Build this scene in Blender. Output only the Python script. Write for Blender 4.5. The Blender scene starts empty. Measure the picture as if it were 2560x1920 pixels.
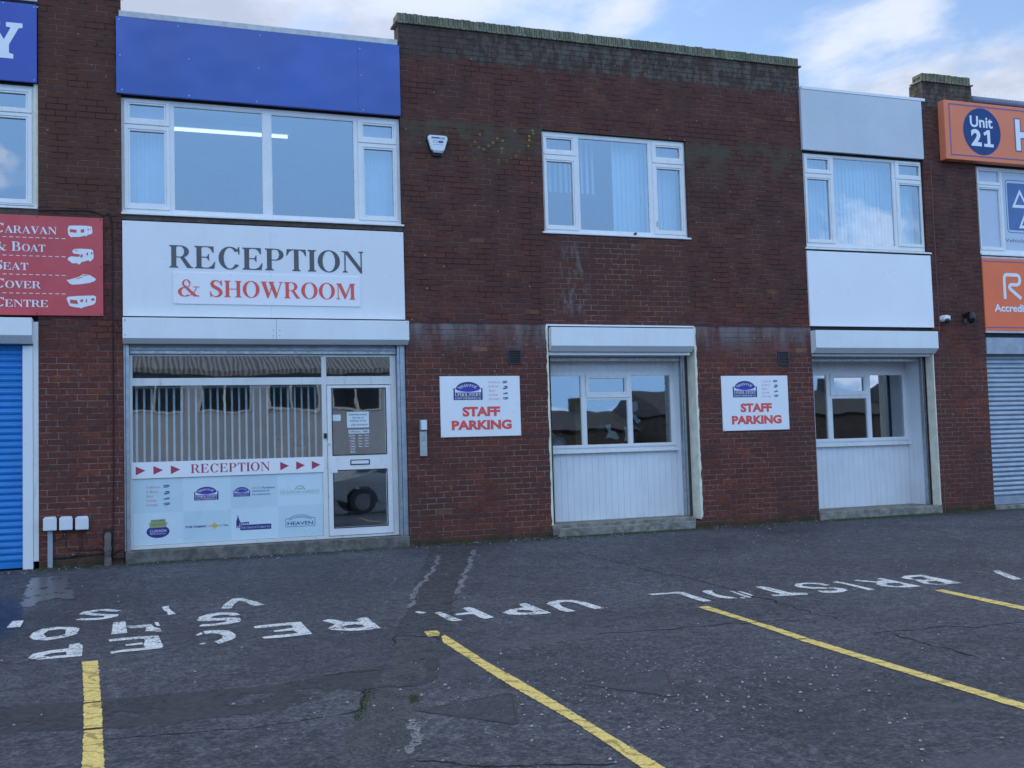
import bpy, bmesh, math, random, json
from mathutils import Vector, Matrix, noise
from mathutils.geometry import tessellate_polygon
random.seed(7)
sc = bpy.context.scene
COL = sc.collection
R = math.radians

# ------------------------------------------------------------------ camera
CAMY, CAMZ = -13.436, 1.275
cam = bpy.data.cameras.new('camera'); camo = bpy.data.objects.new('camera', cam); COL.objects.link(camo)
yaw, pit, rol = 0.34494490629916996, 0.059379303471608524, -0.029635015488952487
f = Vector((math.sin(yaw)*math.cos(pit), math.cos(yaw)*math.cos(pit), math.sin(pit)))
r = Vector((math.cos(yaw), -math.sin(yaw), 0)); u = r.cross(f)
r2 = r*math.cos(rol) + u*math.sin(rol); u2 = u*math.cos(rol) - r*math.sin(rol)
m = Matrix((r2, u2, -f)).transposed().to_4x4(); m.translation = (0, CAMY, CAMZ)
camo.matrix_world = m
cam.sensor_width = 36; cam.lens = 2599.8/2560*36; cam.clip_end = 3000; cam.clip_start = 0.05
sc.camera = camo

# ------------------------------------------------------------------ node helper
def lk(nt, v, sock):
    if isinstance(v, bpy.types.NodeSocket): nt.links.new(v, sock)
    elif v is not None:
        if isinstance(v, (tuple, list)) and len(v) == 3 and sock.type == 'RGBA': v = (*v, 1)
        sock.default_value = v
class NT:
    def __init__(s, nt): s.nt = nt
    def n(s, t, ins=None, **props):
        nd = s.nt.nodes.new(t)
        for k, v in props.items(): setattr(nd, k, v)
        for k, v in (ins or {}).items(): lk(s.nt, v, nd.inputs[k])
        return nd
    def m(s, op, a, b=0.0, c=None, clamp=False):
        nd = s.n('ShaderNodeMath', {0: a, 1: b}, operation=op, use_clamp=clamp)
        if c is not None: lk(s.nt, c, nd.inputs[2])
        return nd.outputs[0]
    def mix(s, fac, a, b, bt='MIX'):
        nd = s.n('ShaderNodeMix', data_type='RGBA', blend_type=bt)
        lk(s.nt, fac, nd.inputs[0]); lk(s.nt, a, nd.inputs[6]); lk(s.nt, b, nd.inputs[7])
        return nd.outputs[2]
    def ss(s, v, a, b, lo=0.0, hi=1.0):
        nd = s.n('ShaderNodeMapRange', {0: v, 1: a, 2: b, 3: lo, 4: hi}, interpolation_type='SMOOTHSTEP')
        return nd.outputs[0]
    def noise(s, vec, scale, detail=4, rough=.5, dist=0.0):
        nd = s.n('ShaderNodeTexNoise', {'Vector': vec, 'Scale': scale, 'Detail': detail, 'Roughness': rough, 'Distortion': dist})
        return nd.outputs[0]
    def xyz(s, x, y, z): return s.n('ShaderNodeCombineXYZ', {0: x, 1: y, 2: z}).outputs[0]
    def scale(s, v, k): return s.n('ShaderNodeVectorMath', {0: v, 1: k}, operation='MULTIPLY').outputs[0]
    def ramp(s, v, stops):
        nd = s.n('ShaderNodeValToRGB', {0: v}); e = nd.color_ramp.elements
        while len(e) < len(stops): e.new(.5)
        for i, (p, c) in enumerate(stops): e[i].position = p; e[i].color = (*c, 1)
        return nd.outputs[0]

# ------------------------------------------------------------------ world and sun
SUN_EL, SUN_AZ = R(27), R(-35)      # sun behind the building: the front stands in open shade
w = bpy.data.worlds.new('World'); sc.world = w; w.use_nodes = True
W = NT(w.node_tree); w.node_tree.nodes.clear()
sky = W.n('ShaderNodeTexSky', sky_type='NISHITA', sun_disc=False, sun_elevation=SUN_EL, sun_rotation=SUN_AZ, air_density=1.35, dust_density=.15, ozone_density=4.0)
tc = W.n('ShaderNodeTexCoord').outputs['Generated']
sp = W.n('ShaderNodeSeparateXYZ', {0: tc})
zz = W.m('ADD', W.m('MAXIMUM', sp.outputs[2], 0.0), .22)
cv = W.xyz(W.m('DIVIDE', sp.outputs[0], zz), W.m('DIVIDE', sp.outputs[1], zz), 0.0)
cv = W.n('ShaderNodeVectorMath', {0: cv, 1: (5.3, 4.4, 2.2)}, operation='ADD').outputs[0]
c1 = W.noise(cv, 1.25, 9, .56, .25)
c2 = W.noise(cv, 5.0, 6, .6, .3)
cd = W.m('ADD', W.m('MULTIPLY', c1, .85), W.m('MULTIPLY', c2, .15))
side = W.ss(sp.outputs[1], .35, -.15)                  # the cloud bank lies behind the building; the blue sky opposite is set to light the front
thr = W.m('MULTIPLY', side, .05)
dens = W.m('MULTIPLY', W.ss(W.m('SUBTRACT', cd, thr), .445, .545), W.ss(side, 0.0, 1.0, .92, .80))
zen = W.ss(sp.outputs[2], .48, .78)                    # unseen white deck overhead, added to whiten the light on the ground
shade = W.ss(W.m('ADD', W.m('MULTIPLY', W.noise(W.n('ShaderNodeVectorMath', {0: cv, 1: (.12, -.16, 0)}, operation='ADD').outputs[0], 1.25, 9, .56, .25), .8), W.m('MULTIPLY', W.noise(cv, 7.0, 6, .6), .2)), .46, .60)
cloud = W.mix(side, W.mix(shade, (3.7, 4.0, 4.7), (2.4, 2.65, 3.25)), (7.4, 8.6, 10.8))
skyv = W.mix(1.0, sky.outputs[0], (1.00, .90, .94), 'MULTIPLY')
opp = W.mix(W.ss(sp.outputs[2], 0.0, .45), (2.2, 4.2, 7.4), (2.7, 5.3, 9.7))  # flat blue in place of the sky texture, chosen to light the front
tot = W.mix(dens, W.mix(side, skyv, opp), cloud)
tot = W.mix(zen, tot, (3.1, 3.3, 3.55))
bg = W.n('ShaderNodeBackground', {'Color': tot, 'Strength': .13})
W.n('ShaderNodeOutputWorld', {0: bg.outputs[0]})

sun = bpy.data.lights.new('sun', 'SUN'); sun.energy = .9; sun.angle = R(11); sun.color = (1, .96, .89)
suno = bpy.data.objects.new('sun', sun); COL.objects.link(suno)
sd = Vector((math.sin(SUN_AZ)*math.cos(SUN_EL), math.cos(SUN_AZ)*math.cos(SUN_EL), math.sin(SUN_EL)))
suno.rotation_euler = sd.to_track_quat('Z', 'Y').to_euler(); suno.location = (0, 30, 30)
sc.view_settings.view_transform = 'Standard'; sc.view_settings.look = 'None'
sc.view_settings.gamma = 1; sc.view_settings.use_curve_mapping = False
sc.view_settings.exposure = .80
sc.cycles.max_bounces = 7; sc.cycles.transparent_max_bounces = 16
sc.cycles.use_denoising = True; sc.cycles.sample_clamp_indirect = 6

# ------------------------------------------------------------------ materials
MATS = {}
def newmat(name):
    mt = bpy.data.materials.new(name); mt.use_nodes = True; mt.node_tree.nodes.clear()
    return mt, NT(mt.node_tree)
def pos(N): return N.n('ShaderNodeNewGeometry').outputs['Position']
def mat(name, col, rough=.55, var=.12, vs=6.0, metal=0.0, bump=.0, bs=60.0, dirt=0.0, spec=.5, streak=False, coat=0.0):
    """painted / plastic / metal surface with mottling, fine bump and optional dirt streaks"""
    if name in MATS: return MATS[name]
    mt, N = newmat(name); P = pos(N)
    nz = N.noise(P, vs, 5, .6)
    k = N.ss(nz, .3, .7, 1-var, 1+var*.4)
    c = N.n('ShaderNodeVectorMath', {0: tuple(col), 1: N.xyz(k, k, k)}, operation='MULTIPLY').outputs[0]
    if dirt:
        sv = N.scale(P, (9.0, 9.0, 1.1) if streak else (2.3, 2.3, 2.3))
        dn = N.ss(N.noise(sv, 1.6, 7, .62), .52, .78, 0.0, dirt)
        c = N.mix(dn, c, (.17, .16, .13))
    rr = N.ss(N.noise(P, vs*2.3, 4), .3, .7, max(rough-.08, .03), min(rough+.1, 1))
    b = N.n('ShaderNodeBsdfPrincipled', {'Base Color': c, 'Roughness': rr, 'Metallic': metal, 'Specular IOR Level': spec})
    if coat: b.inputs['Coat Weight'].default_value = coat
    if bump:
        bp = N.n('ShaderNodeBump', {'Strength': 1.0, 'Distance': bump, 'Height': N.noise(P, bs, 4)})
        lk(N.nt, bp.outputs[0], b.inputs['Normal'])
    N.n('ShaderNodeOutputMaterial', {0: b.outputs[0]})
    MATS[name] = mt; return mt

def brick_mat():
    mt, N = newmat('brick'); P = pos(N); s = N.n('ShaderNodeSeparateXYZ', {0: P})
    X, Y, Z = s.outputs
    jx = N.m('MULTIPLY', N.m('SUBTRACT', N.noise(P, 9.0, 3), .5), .014)
    jz = N.m('MULTIPLY', N.m('SUBTRACT', N.noise(N.scale(P, (1, 1, 2.5)), 7.0, 3), .5), .010)
    x = N.m('ADD', N.m('ADD', X, Y), jx); z = N.m('ADD', Z, jz)
    zr = N.m('DIVIDE', N.m('SUBTRACT', z, .015), .075); row = N.m('FLOOR', zr); fz = N.m('FRACT', zr)
    hr = N.n('ShaderNodeTexWhiteNoise', {'Vector': N.xyz(row, 3.3, 1.0)}, noise_dimensions='3D').outputs[0]
    sh = N.m('ADD', N.m('MULTIPLY', N.m('MODULO', N.m('ADD', row, 100.0), 2.0), .5), N.m('MULTIPLY', hr, .12))
    ux = N.m('ADD', N.m('DIVIDE', x, .225), N.m('ADD', sh, 50.0)); col = N.m('FLOOR', ux); fx = N.m('FRACT', ux)
    dx = N.m('MULTIPLY', N.m('MINIMUM', fx, N.m('SUBTRACT', 1.0, fx)), .225)
    dz = N.m('MULTIPLY', N.m('MINIMUM', fz, N.m('SUBTRACT', 1.0, fz)), .075)
    d = N.m('MINIMUM', dx, dz)
    brick = N.ss(d, .0032, .0072)
    rnd = N.n('ShaderNodeTexWhiteNoise', {'Vector': N.xyz(col, row, 0.0)}, noise_dimensions='3D')
    v = rnd.outputs[0]
    bc = N.ramp(v, [(0, (.122, .045, .038)), (.25, (.138, .049, .039)), (.60, (.152, .053, .041)), (.90, (.176, .057, .039)), (.992, (.20, .064, .040)), (.998, (.28, .12, .065))])
    k = N.ss(N.noise(P, 24.0, 7, .7), .25, .75, .68, 1.25)
    bc = N.n('ShaderNodeVectorMath', {0: bc, 1: N.xyz(k, k, k)}, operation='MULTIPLY').outputs[0]
    big = N.noise(N.scale(P, (1, 1, 1.3)), .9, 6, .6)
    up = N.ss(Z, 2.9, 3.6)
    bc = N.mix(N.m('MULTIPLY', N.ss(big, .42, .66), .6), bc, (.088, .045, .040))
    bc = N.mix(N.m('MULTIPLY', up, .55), bc, (.086, .046, .038))
    # the left pier is browner high up
    lp = N.m('MULTIPLY', N.ss(X, .2, -.1), N.ss(Z, 3.6, 4.6))
    bc = N.mix(N.m('MULTIPLY', lp, .45), bc, (.110, .052, .034))
    # mortar: bright low down and under the middle window, dark elsewhere
    mx = N.m('MULTIPLY', N.ss(X, 5.3, 5.9), N.ss(X, 7.75, 7.2))
    und = N.m('MULTIPLY', mx, N.ss(Z, 4.35, 4.1))
    und = N.m('MULTIPLY', und, N.ss(N.noise(P, 2.2, 4), .40, .60, .35, 1.0))
    low = N.m('MULTIPLY', N.ss(Z, 2.85, 2.3), N.ss(N.noise(P, 1.7, 5), .36, .62, .35, 1.0))
    lm = N.m('MAXIMUM', und, low)
    lm = N.m('MULTIPLY', lm, N.ss(N.noise(P, 14.0, 3), .33, .6, .25, 1.0))
    mc = N.mix(lm, N.mix(N.ss(N.noise(P, 3.0, 4), .42, .6), (.040, .028, .030), (.155, .105, .095)), (.26, .19, .16))
    body = N.mix(brick, mc, bc)
    cen = N.m('MULTIPLY', N.ss(X, 3.3, 3.5), N.ss(X, 9.9, 9.7))
    # salt bloom under the slab line and beside the windows
    band = N.m('MULTIPLY', N.m('MULTIPLY', N.ss(Z, 2.968, 2.960), N.ss(Z, 2.45, 2.96)), cen)
    band = N.m('MULTIPLY', band, N.ss(N.noise(N.scale(P, (3.5, 3.5, .8)), 1.6, 5, .6), .35, .62, .15, .75))
    body = N.mix(band, body, (.24, .225, .225))
    st = N.m('MULTIPLY', N.m('MULTIPLY', N.ss(X, 5.45, 5.75), N.ss(X, 6.1, 5.8)), N.m('MULTIPLY', N.ss(Z, 3.0, 3.3), N.ss(Z, 4.2, 3.9)))
    st = N.m('MULTIPLY', st, N.ss(N.noise(N.scale(P, (7, 7, 2.2)), 1.5, 5, .6), .46, .68, 0.0, .65))
    body = N.mix(st, body, (.27, .25, .25))
    # slab line drawn as a proud shadow joint
    # grey green growth below the coping
    gz = N.m('ADD', Z, N.m('MULTIPLY', N.m('SUBTRACT', N.noise(N.scale(P, (3, 3, 1)), 1.5, 4), .5), .35))
    top = N.m('MULTIPLY', N.ss(gz, 6.56, 6.66), N.ss(X, 2.9, 3.0))
    gr = N.m('MULTIPLY', N.ss(N.noise(N.scale(P, (4, 4, 2.0)), 2.2, 8, .68), .44, .58), N.ss(N.m('ADD', X, N.m('MULTIPLY', N.noise(P, 1.2, 2), 3.0)), 4.6, 7.6, .25, .95))
    tcv = N.mix(gr, (.066, .055, .046), (.135, .140, .115)); tcv = N.mix(N.ss(brick, 1.0, 0.0, 0.0, .6), tcv, (.025, .022, .022))
    body = N.mix(N.m('MULTIPLY', top, .68), body, tcv)
    # greenish weathered courses left of and level with the middle window head
    g2 = N.m('MULTIPLY', N.m('MULTIPLY', N.ss(Z, 5.745, 5.735), N.ss(Z, 5.0, 5.7)), cen)
    g2 = N.m('MULTIPLY', g2, N.ss(N.noise(P, 3.0, 5), .4, .62, .12, .75))
    body = N.mix(g2, body, (.085, .090, .062))
    # yellow lichen spots
    vd = N.n('ShaderNodeTexVoronoi', {'Vector': N.scale(P, (1, 1, 1)), 'Scale': 15.0, 'Randomness': 1.0}, feature='F1')
    spot = N.ss(vd.outputs['Distance'], .34, .20)
    pick = N.ss(N.n('ShaderNodeSeparateColor', {0: vd.outputs['Color']}).outputs[0], .62, .68)
    lz = N.m('MULTIPLY', N.m('MULTIPLY', N.ss(X, 3.6, 4.9), N.ss(X, 5.5, 5.36)), N.m('MULTIPLY', N.ss(Z, 5.0, 5.6), N.ss(Z, 5.74, 5.70)))
    lz = N.m('MULTIPLY', N.m('MULTIPLY', spot, pick), lz)
    body = N.mix(lz, body, (.27, .24, .06))
    vd2 = N.n('ShaderNodeTexVoronoi', {'Vector': P, 'Scale': 6.5}, feature='F1')
    sp2 = N.m('MULTIPLY', N.ss(vd2.outputs['Distance'], .085, .055), N.ss(N.n('ShaderNodeSeparateColor', {0: vd2.outputs['Color']}).outputs[1], .55, .6))
    body = N.mix(N.m('MULTIPLY', sp2, .8), body, (.30, .27, .20))
    # damp green foot
    ft = N.m('MULTIPLY', N.ss(Z, .17, .02), N.ss(N.noise(P, 5.0, 4), .35, .6, .2, .85))
    body = N.mix(ft, body, (.045, .05, .028))
    h = N.m('ADD', brick, N.m('MULTIPLY', N.noise(P, 55.0, 5, .6), .35))
    h = N.m('ADD', h, N.m('MULTIPLY', v, .35))
    bp = N.n('ShaderNodeBump', {'Strength': .9, 'Distance': .006, 'Height': h})
    b = N.n('ShaderNodeBsdfPrincipled', {'Base Color': body, 'Roughness': .9, 'Specular IOR Level': .10, 'Normal': bp.outputs[0]})
    N.n('ShaderNodeOutputMaterial', {0: b.outputs[0]})
    return mt
BRICK = brick_mat()

def coping_mat():
    mt, N = newmat('coping_brick'); P = pos(N); s = N.n('ShaderNodeSeparateXYZ', {0: P})
    X, Y, Z = s.outputs
    u_ = N.m('DIVIDE', N.m('ADD', N.m('ADD', X, Y), N.m('MULTIPLY', N.noise(P, 6.0, 2), .02)), .075)
    fx = N.m('FRACT', N.m('ADD', u_, 50.0)); d = N.m('MINIMUM', fx, N.m('SUBTRACT', 1.0, fx))
    bm_ = N.ss(d, .04, .10)
    rnd = N.n('ShaderNodeTexWhiteNoise', {'Vector': N.xyz(N.m('FLOOR', u_), 1.0, 0.0)}, noise_dimensions='3D').outputs[0]
    c = N.ramp(rnd, [(0, (.16, .16, .115)), (.5, (.21, .215, .15)), (.8, (.25, .24, .18)), (1, (.23, .17, .13))])
    c = N.mix(N.m('MULTIPLY', N.ss(N.noise(P, 8.0, 6, .65), .45, .62), .7), c, (.11, .12, .06))
    c = N.mix(N.m('MULTIPLY', N.ss(N.noise(P, 5.0, 4), .58, .68), .7), c, (.26, .24, .07))
    c = N.mix(bm_, (.10, .10, .075), c)
    bp = N.n('ShaderNodeBump', {'Strength': 1.0, 'Distance': .012, 'Height': N.m('ADD', bm_, N.noise(P, 30.0, 6))})
    b = N.n('ShaderNodeBsdfPrincipled', {'Base Color': c, 'Roughness': .92, 'Specular IOR Level': .2, 'Normal': bp.outputs[0]})
    N.n('ShaderNodeOutputMaterial', {0: b.outputs[0]}); return mt
COPE = coping_mat()

def asphalt_mat():
    mt, N = newmat('asphalt'); P = pos(N); s = N.n('ShaderNodeSeparateXYZ', {0: P}); X, Y, Z = s.outputs
    v1 = N.n('ShaderNodeTexVoronoi', {'Vector': P, 'Scale': 95.0}, feature='F1')
    g = N.n('ShaderNodeSeparateColor', {0: v1.outputs['Color']}).outputs[0]
    fine = N.m('ADD', N.m('MULTIPLY', N.noise(P, 130.0, 3, .7), .4), N.m('MULTIPLY', N.noise(P, 34.0, 5, .75), .6))
    med = N.noise(P, 9.0, 6, .65); big = N.noise(P, .55, 6, .6, .4)
    k = N.m('ADD', N.m('MULTIPLY', fine, .9), N.m('ADD', N.m('MULTIPLY', med, .5), N.m('MULTIPLY', big, .55)))
    c = N.ramp(N.m("MULTIPLY", k, .55), [(.42, (.034, .033, .041)), (.52, (.073, .072, .087)), (.58, (.107, .106, .124)), (.68, (.17, .17, .19))])
    gk = N.m('MULTIPLY', N.ss(N.noise(P, 42.0, 3, .7), .36, .64, .66, 1.36), N.ss(N.noise(P, 17.0, 4, .7), .36, .64, .78, 1.25))
    c = N.n('ShaderNodeVectorMath', {0: c, 1: N.xyz(gk, gk, gk)}, operation='MULTIPLY').outputs[0]
    speck = N.m('MULTIPLY', N.ss(g, .90, .97), N.ss(v1.outputs['Distance'], .45, .25))
    c = N.mix(N.m('MULTIPLY', speck, N.ss(med, .35, .62, .1, .55)), c, (.22, .215, .22))
    # bigger pale chips lying in the foreground
    v2 = N.n('ShaderNodeTexVoronoi', {'Vector': P, 'Scale': 26.0}, feature='F1')
    g2 = N.n('ShaderNodeSeparateColor', {0: v2.outputs['Color']}).outputs[1]
    chip = N.m('MULTIPLY', N.ss(g2, .978, .985), N.ss(v2.outputs['Distance'], .17, .11))
    c = N.mix(chip, c, (.42, .42, .42))
    # smoother paler resurfacing smears running along the bays
    sm = N.ss(N.noise(N.scale(P, (.55, 2.6, 1)), .75, 6, .58, .6), .55, .70)
    sm = N.m('MULTIPLY', sm, N.ss(Y, -5.2, -6.0))
    c = N.mix(N.m('MULTIPLY', sm, .55), c, (.125, .122, .140))
    # dark wash line in front of the wall
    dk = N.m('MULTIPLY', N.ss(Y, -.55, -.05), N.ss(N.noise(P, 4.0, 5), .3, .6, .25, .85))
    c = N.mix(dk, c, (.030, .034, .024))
    h = N.m('ADD', N.m('MULTIPLY', fine, 2.2), N.m('ADD', N.m('MULTIPLY', v1.outputs['Distance'], .8), N.m('MULTIPLY', med, .7)))
    h = N.m('SUBTRACT', h, N.m('MULTIPLY', sm, .25))
    bp = N.n('ShaderNodeBump', {'Strength': .9, 'Distance': .008, 'Height': h})
    ro = N.ss(big, .3, .7, .62, .85)
    b = N.n('ShaderNodeBsdfPrincipled', {'Base Color': c, 'Roughness': ro, 'Specular IOR Level': .42, 'Normal': bp.outputs[0]})
    N.n('ShaderNodeOutputMaterial', {0: b.outputs[0]}); return mt
ASPH = asphalt_mat()

def worn(name, col, thr, sc1=34.0, rough=.7, soft=.05, hatch=0.0, tint=(.05, .05, .055)):
    """worn marking: paint that has chipped off the stones underneath"""
    mt, N = newmat(name); P = pos(N)
    n1 = N.noise(P, sc1*1.7, 5, .8); n2 = N.noise(P, 6.0, 4)
    a = N.m('ADD', N.m('MULTIPLY', n1, .75), N.m('MULTIPLY', n2, .25))
    al = N.ss(a, thr-soft*.6, thr+soft*.6)
    k = N.ss(N.noise(P, 60.0, 4), .3, .7, .78, 1.08)
    c = N.n('ShaderNodeVectorMath', {0: tuple(col), 1: N.xyz(k, k, k)}, operation='MULTIPLY').outputs[0]
    if hatch:
        wv = N.n('ShaderNodeTexWave', {'Vector': N.n('ShaderNodeVectorRotate', {'Vector': P, 'Angle': R(28)}, rotation_type='Z_AXIS').outputs[0], 'Scale': 2.1, 'Distortion': 14.0, 'Detail': 4.0, 'Detail Scale': 1.6}, bands_direction='Y')
        c = N.mix(N.ss(wv.outputs[1], .86, .99, 0.0, hatch), c, (.20, .15, .04))
        c = N.mix(N.ss(N.noise(P, 12.0, 5), .52, .72, 0.0, .35), c, (.26, .20, .06))
    b = N.n('ShaderNodeBsdfPrincipled', {'Base Color': c, 'Roughness': rough, 'Specular IOR Level': .35,
        'Normal': N.n('ShaderNodeBump', {'Strength': .8, 'Distance': .005, 'Height': N.noise(P, 90.0, 4)}).outputs[0], 'Alpha': al})
    N.n('ShaderNodeOutputMaterial', {0: b.outputs[0]}); return mt
PAINT_W = worn('road_paint_white', (.86, .86, .85), .455, 26.0)
PAINT_Y = worn('road_paint_yellow', (.95, .70, .22), .33, hatch=.6)
SEAL = worn('crack_sealant', (.27, .27, .29), .47, 22.0)
CRACK = worn('crack_dark', (.018, .018, .019), .44, 20.0, .95, .10)

def glass_mat(name, refl, tint=(.86, .93, .95), wav=.006, ws=1.6):
    mt, N = newmat(name); P = pos(N)
    fr = N.n('ShaderNodeFresnel', {'IOR': 1.5}).outputs[0]
    front = N.m('SUBTRACT', 1.0, N.n('ShaderNodeNewGeometry').outputs['Backfacing'])
    fac = N.m('MULTIPLY', N.m('ADD', fr, refl, clamp=True), front)
    bp = N.n('ShaderNodeBump', {'Strength': 1.0, 'Distance': wav, 'Height': N.noise(P, ws, 2, .4)})
    gl = N.n('ShaderNodeBsdfGlossy', {'Color': (.93, .96, 1, 1), 'Roughness': .015, 'Normal': bp.outputs[0]})
    tr = N.n('ShaderNodeBsdfTransparent', {'Color': (*tint, 1)})
    mx = N.n('ShaderNodeMixShader', {0: fac, 1: tr.outputs[0], 2: gl.outputs[0]})
    N.n('ShaderNodeOutputMaterial', {0: mx.outputs[0]}); return mt
GLASS = glass_mat('window_glass', .25)
GLASS_SHOP = glass_mat('shop_glass', .23, wav=.0009, ws=2.4)
GLASS_LOW = glass_mat('workshop_glass', .31, wav=.0022, ws=1.1)
def emis(name, col, st):
    mt, N = newmat(name); e = N.n('ShaderNodeEmission', {0: (*col, 1), 1: st}); N.n('ShaderNodeOutputMaterial', {0: e.outputs[0]}); return mt

UPVC = mat('white_upvc', (.80, .80, .79), .32, .05, 3, dirt=.12, streak=True)
UPVC2 = mat('white_upvc_weathered', (.74, .74, .71), .4, .08, 3, dirt=.35, streak=True)
BOARD = mat('white_board', (.80, .81, .82), .34, .035, 1.2, dirt=.05, streak=True)
STRIP = mat('white_strip_board', (.86, .86, .87), .34, .02, 1.2)
BOXW = mat('white_shutter_housing', (.80, .82, .82), .38, .05, 2, dirt=.10, streak=True)
BLUEF = mat('blue_fascia_panel', (.075, .085, .42), .22, .12, 1.0, dirt=.04, spec=.6)
BLUES = mat('royal_blue_sign', (.035, .075, .38), .3, .04, 1.0)
REDS = mat('red_sign_face', (.62, .075, .085), .42, .10, 3.0, dirt=.10)
REDT = mat('red_lettering', (.80, .10, .075), .4, .06)
REDD = mat('dark_red_lettering', (.42, .05, .09), .4, .06)
GREYT = mat('grey_lettering', (.105, .098, .105), .5, .12, 6)
WHITET = mat('white_lettering', (.82, .83, .84), .4, .03)
NAVY = mat('navy_print', (.035, .032, .20), .4, .05)
VIOL = mat('blue_print', (.055, .045, .42), .4, .05)
PALEP = mat('pale_print', (.62, .66, .85), .4, .03)
SLATEP = mat('slate_blue_print', (.05, .11, .24), .4, .03)
GREENP = mat('green_print', (.16, .42, .16), .4, .03)
OLIVEP = mat('olive_print', (.34, .38, .17), .4, .05)
GOLDP = mat('gold_print', (.78, .55, .12), .4, .03)
PINKP = mat('faded_red_print', (.60, .22, .26), .4, .03)
ORANGE = mat('orange_sign_face', (.84, .24, .12), .42, .04, 1.5, spec=.2)
ORANGE2 = mat('orange_lower_panel', (.93, .20, .08), .42, .04, 1.5, spec=.2)
PURPLE = mat('purple_border_print', (.17, .10, .22), .4, .03)
ROYAL = mat('deep_blue_disc', (.020, .060, .20), .45, .03, spec=.2)
BLUESH = mat('blue_shutter_paint', (.012, .20, .56), .38, .10, 4, dirt=.06)
GALV = mat('galvanised_steel', (.42, .45, .48), .38, .18, 14, metal=.85, bump=.0006, dirt=.12)
GREYSH = mat('grey_shutter_steel', (.36, .40, .45), .42, .12, 6, metal=.6, dirt=.1)
GALVL = mat('dull_aluminium', (.50, .52, .52), .45, .3, 20, metal=.5, dirt=.35)
DARKG = mat('dark_gap', (.02, .02, .024), .8, .2)
BROWNT = mat('weathered_brown_timber', (.10, .07, .055), .8, .4, 12, dirt=.4)
PLASTER = mat('cream_render', (.82, .77, .60), .85, .14, 7, bump=.008, bs=16, dirt=.12, streak=True)
CONC = mat('step_concrete', (.17, .155, .135), .88, .45, 9, bump=.012, bs=24, dirt=.55)
CONCG = mat('mossy_concrete', (.27, .25, .21), .88, .45, 8, bump=.014, bs=22, dirt=.6)
TRIM = mat('grey_white_flashing', (.56, .57, .57), .5, .2, 10, dirt=.35)
PLASTIC_W = mat('white_plastic', (.74, .75, .77), .4, .04)
PLASTIC_G = mat('grey_plastic', (.33, .36, .40), .5, .1)
BLACK = mat('black_plastic', (.012, .012, .015), .35, .1)
BLACKR = mat('black_rubber', (.015, .015, .017), .8, .1)
CHROME = mat('brushed_steel', (.50, .49, .46), .38, .1, 30, metal=.7)
RUST = mat('old_iron_pipe', (.17, .135, .12), .75, .4, 20, bump=.004, bs=40, dirt=.4)
INTW = mat('interior_plaster', (.50, .52, .54), .9, .1)
INTD = mat('interior_dark', (.045, .045, .05), .9, .3)
CARPET = mat('interior_floor', (.07, .07, .08), .95, .2)
BLIND = mat('blind_fabric', (.52, .60, .66), .8, .06)
BLINDG = mat('grey_blind_fabric', (.80, .82, .82), .8, .1)
CASTI = mat('cast_iron', (.088, .084, .094), .5, .25, 14, metal=.3, bump=.002, bs=60, dirt=.2)
MOSS = mat('moss_green', (.085, .12, .03), .95, .5, 22, bump=.02, bs=70)
WOOD = mat('shelf_wood', (.22, .15, .08), .7, .3, 12)
FILM = mat('pale_blue_film', (.64, .77, .82), .28, .03, 1.0)
FILM2 = mat('pale_green_film', (.56, .71, .76), .28, .03, 1.0)

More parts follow.
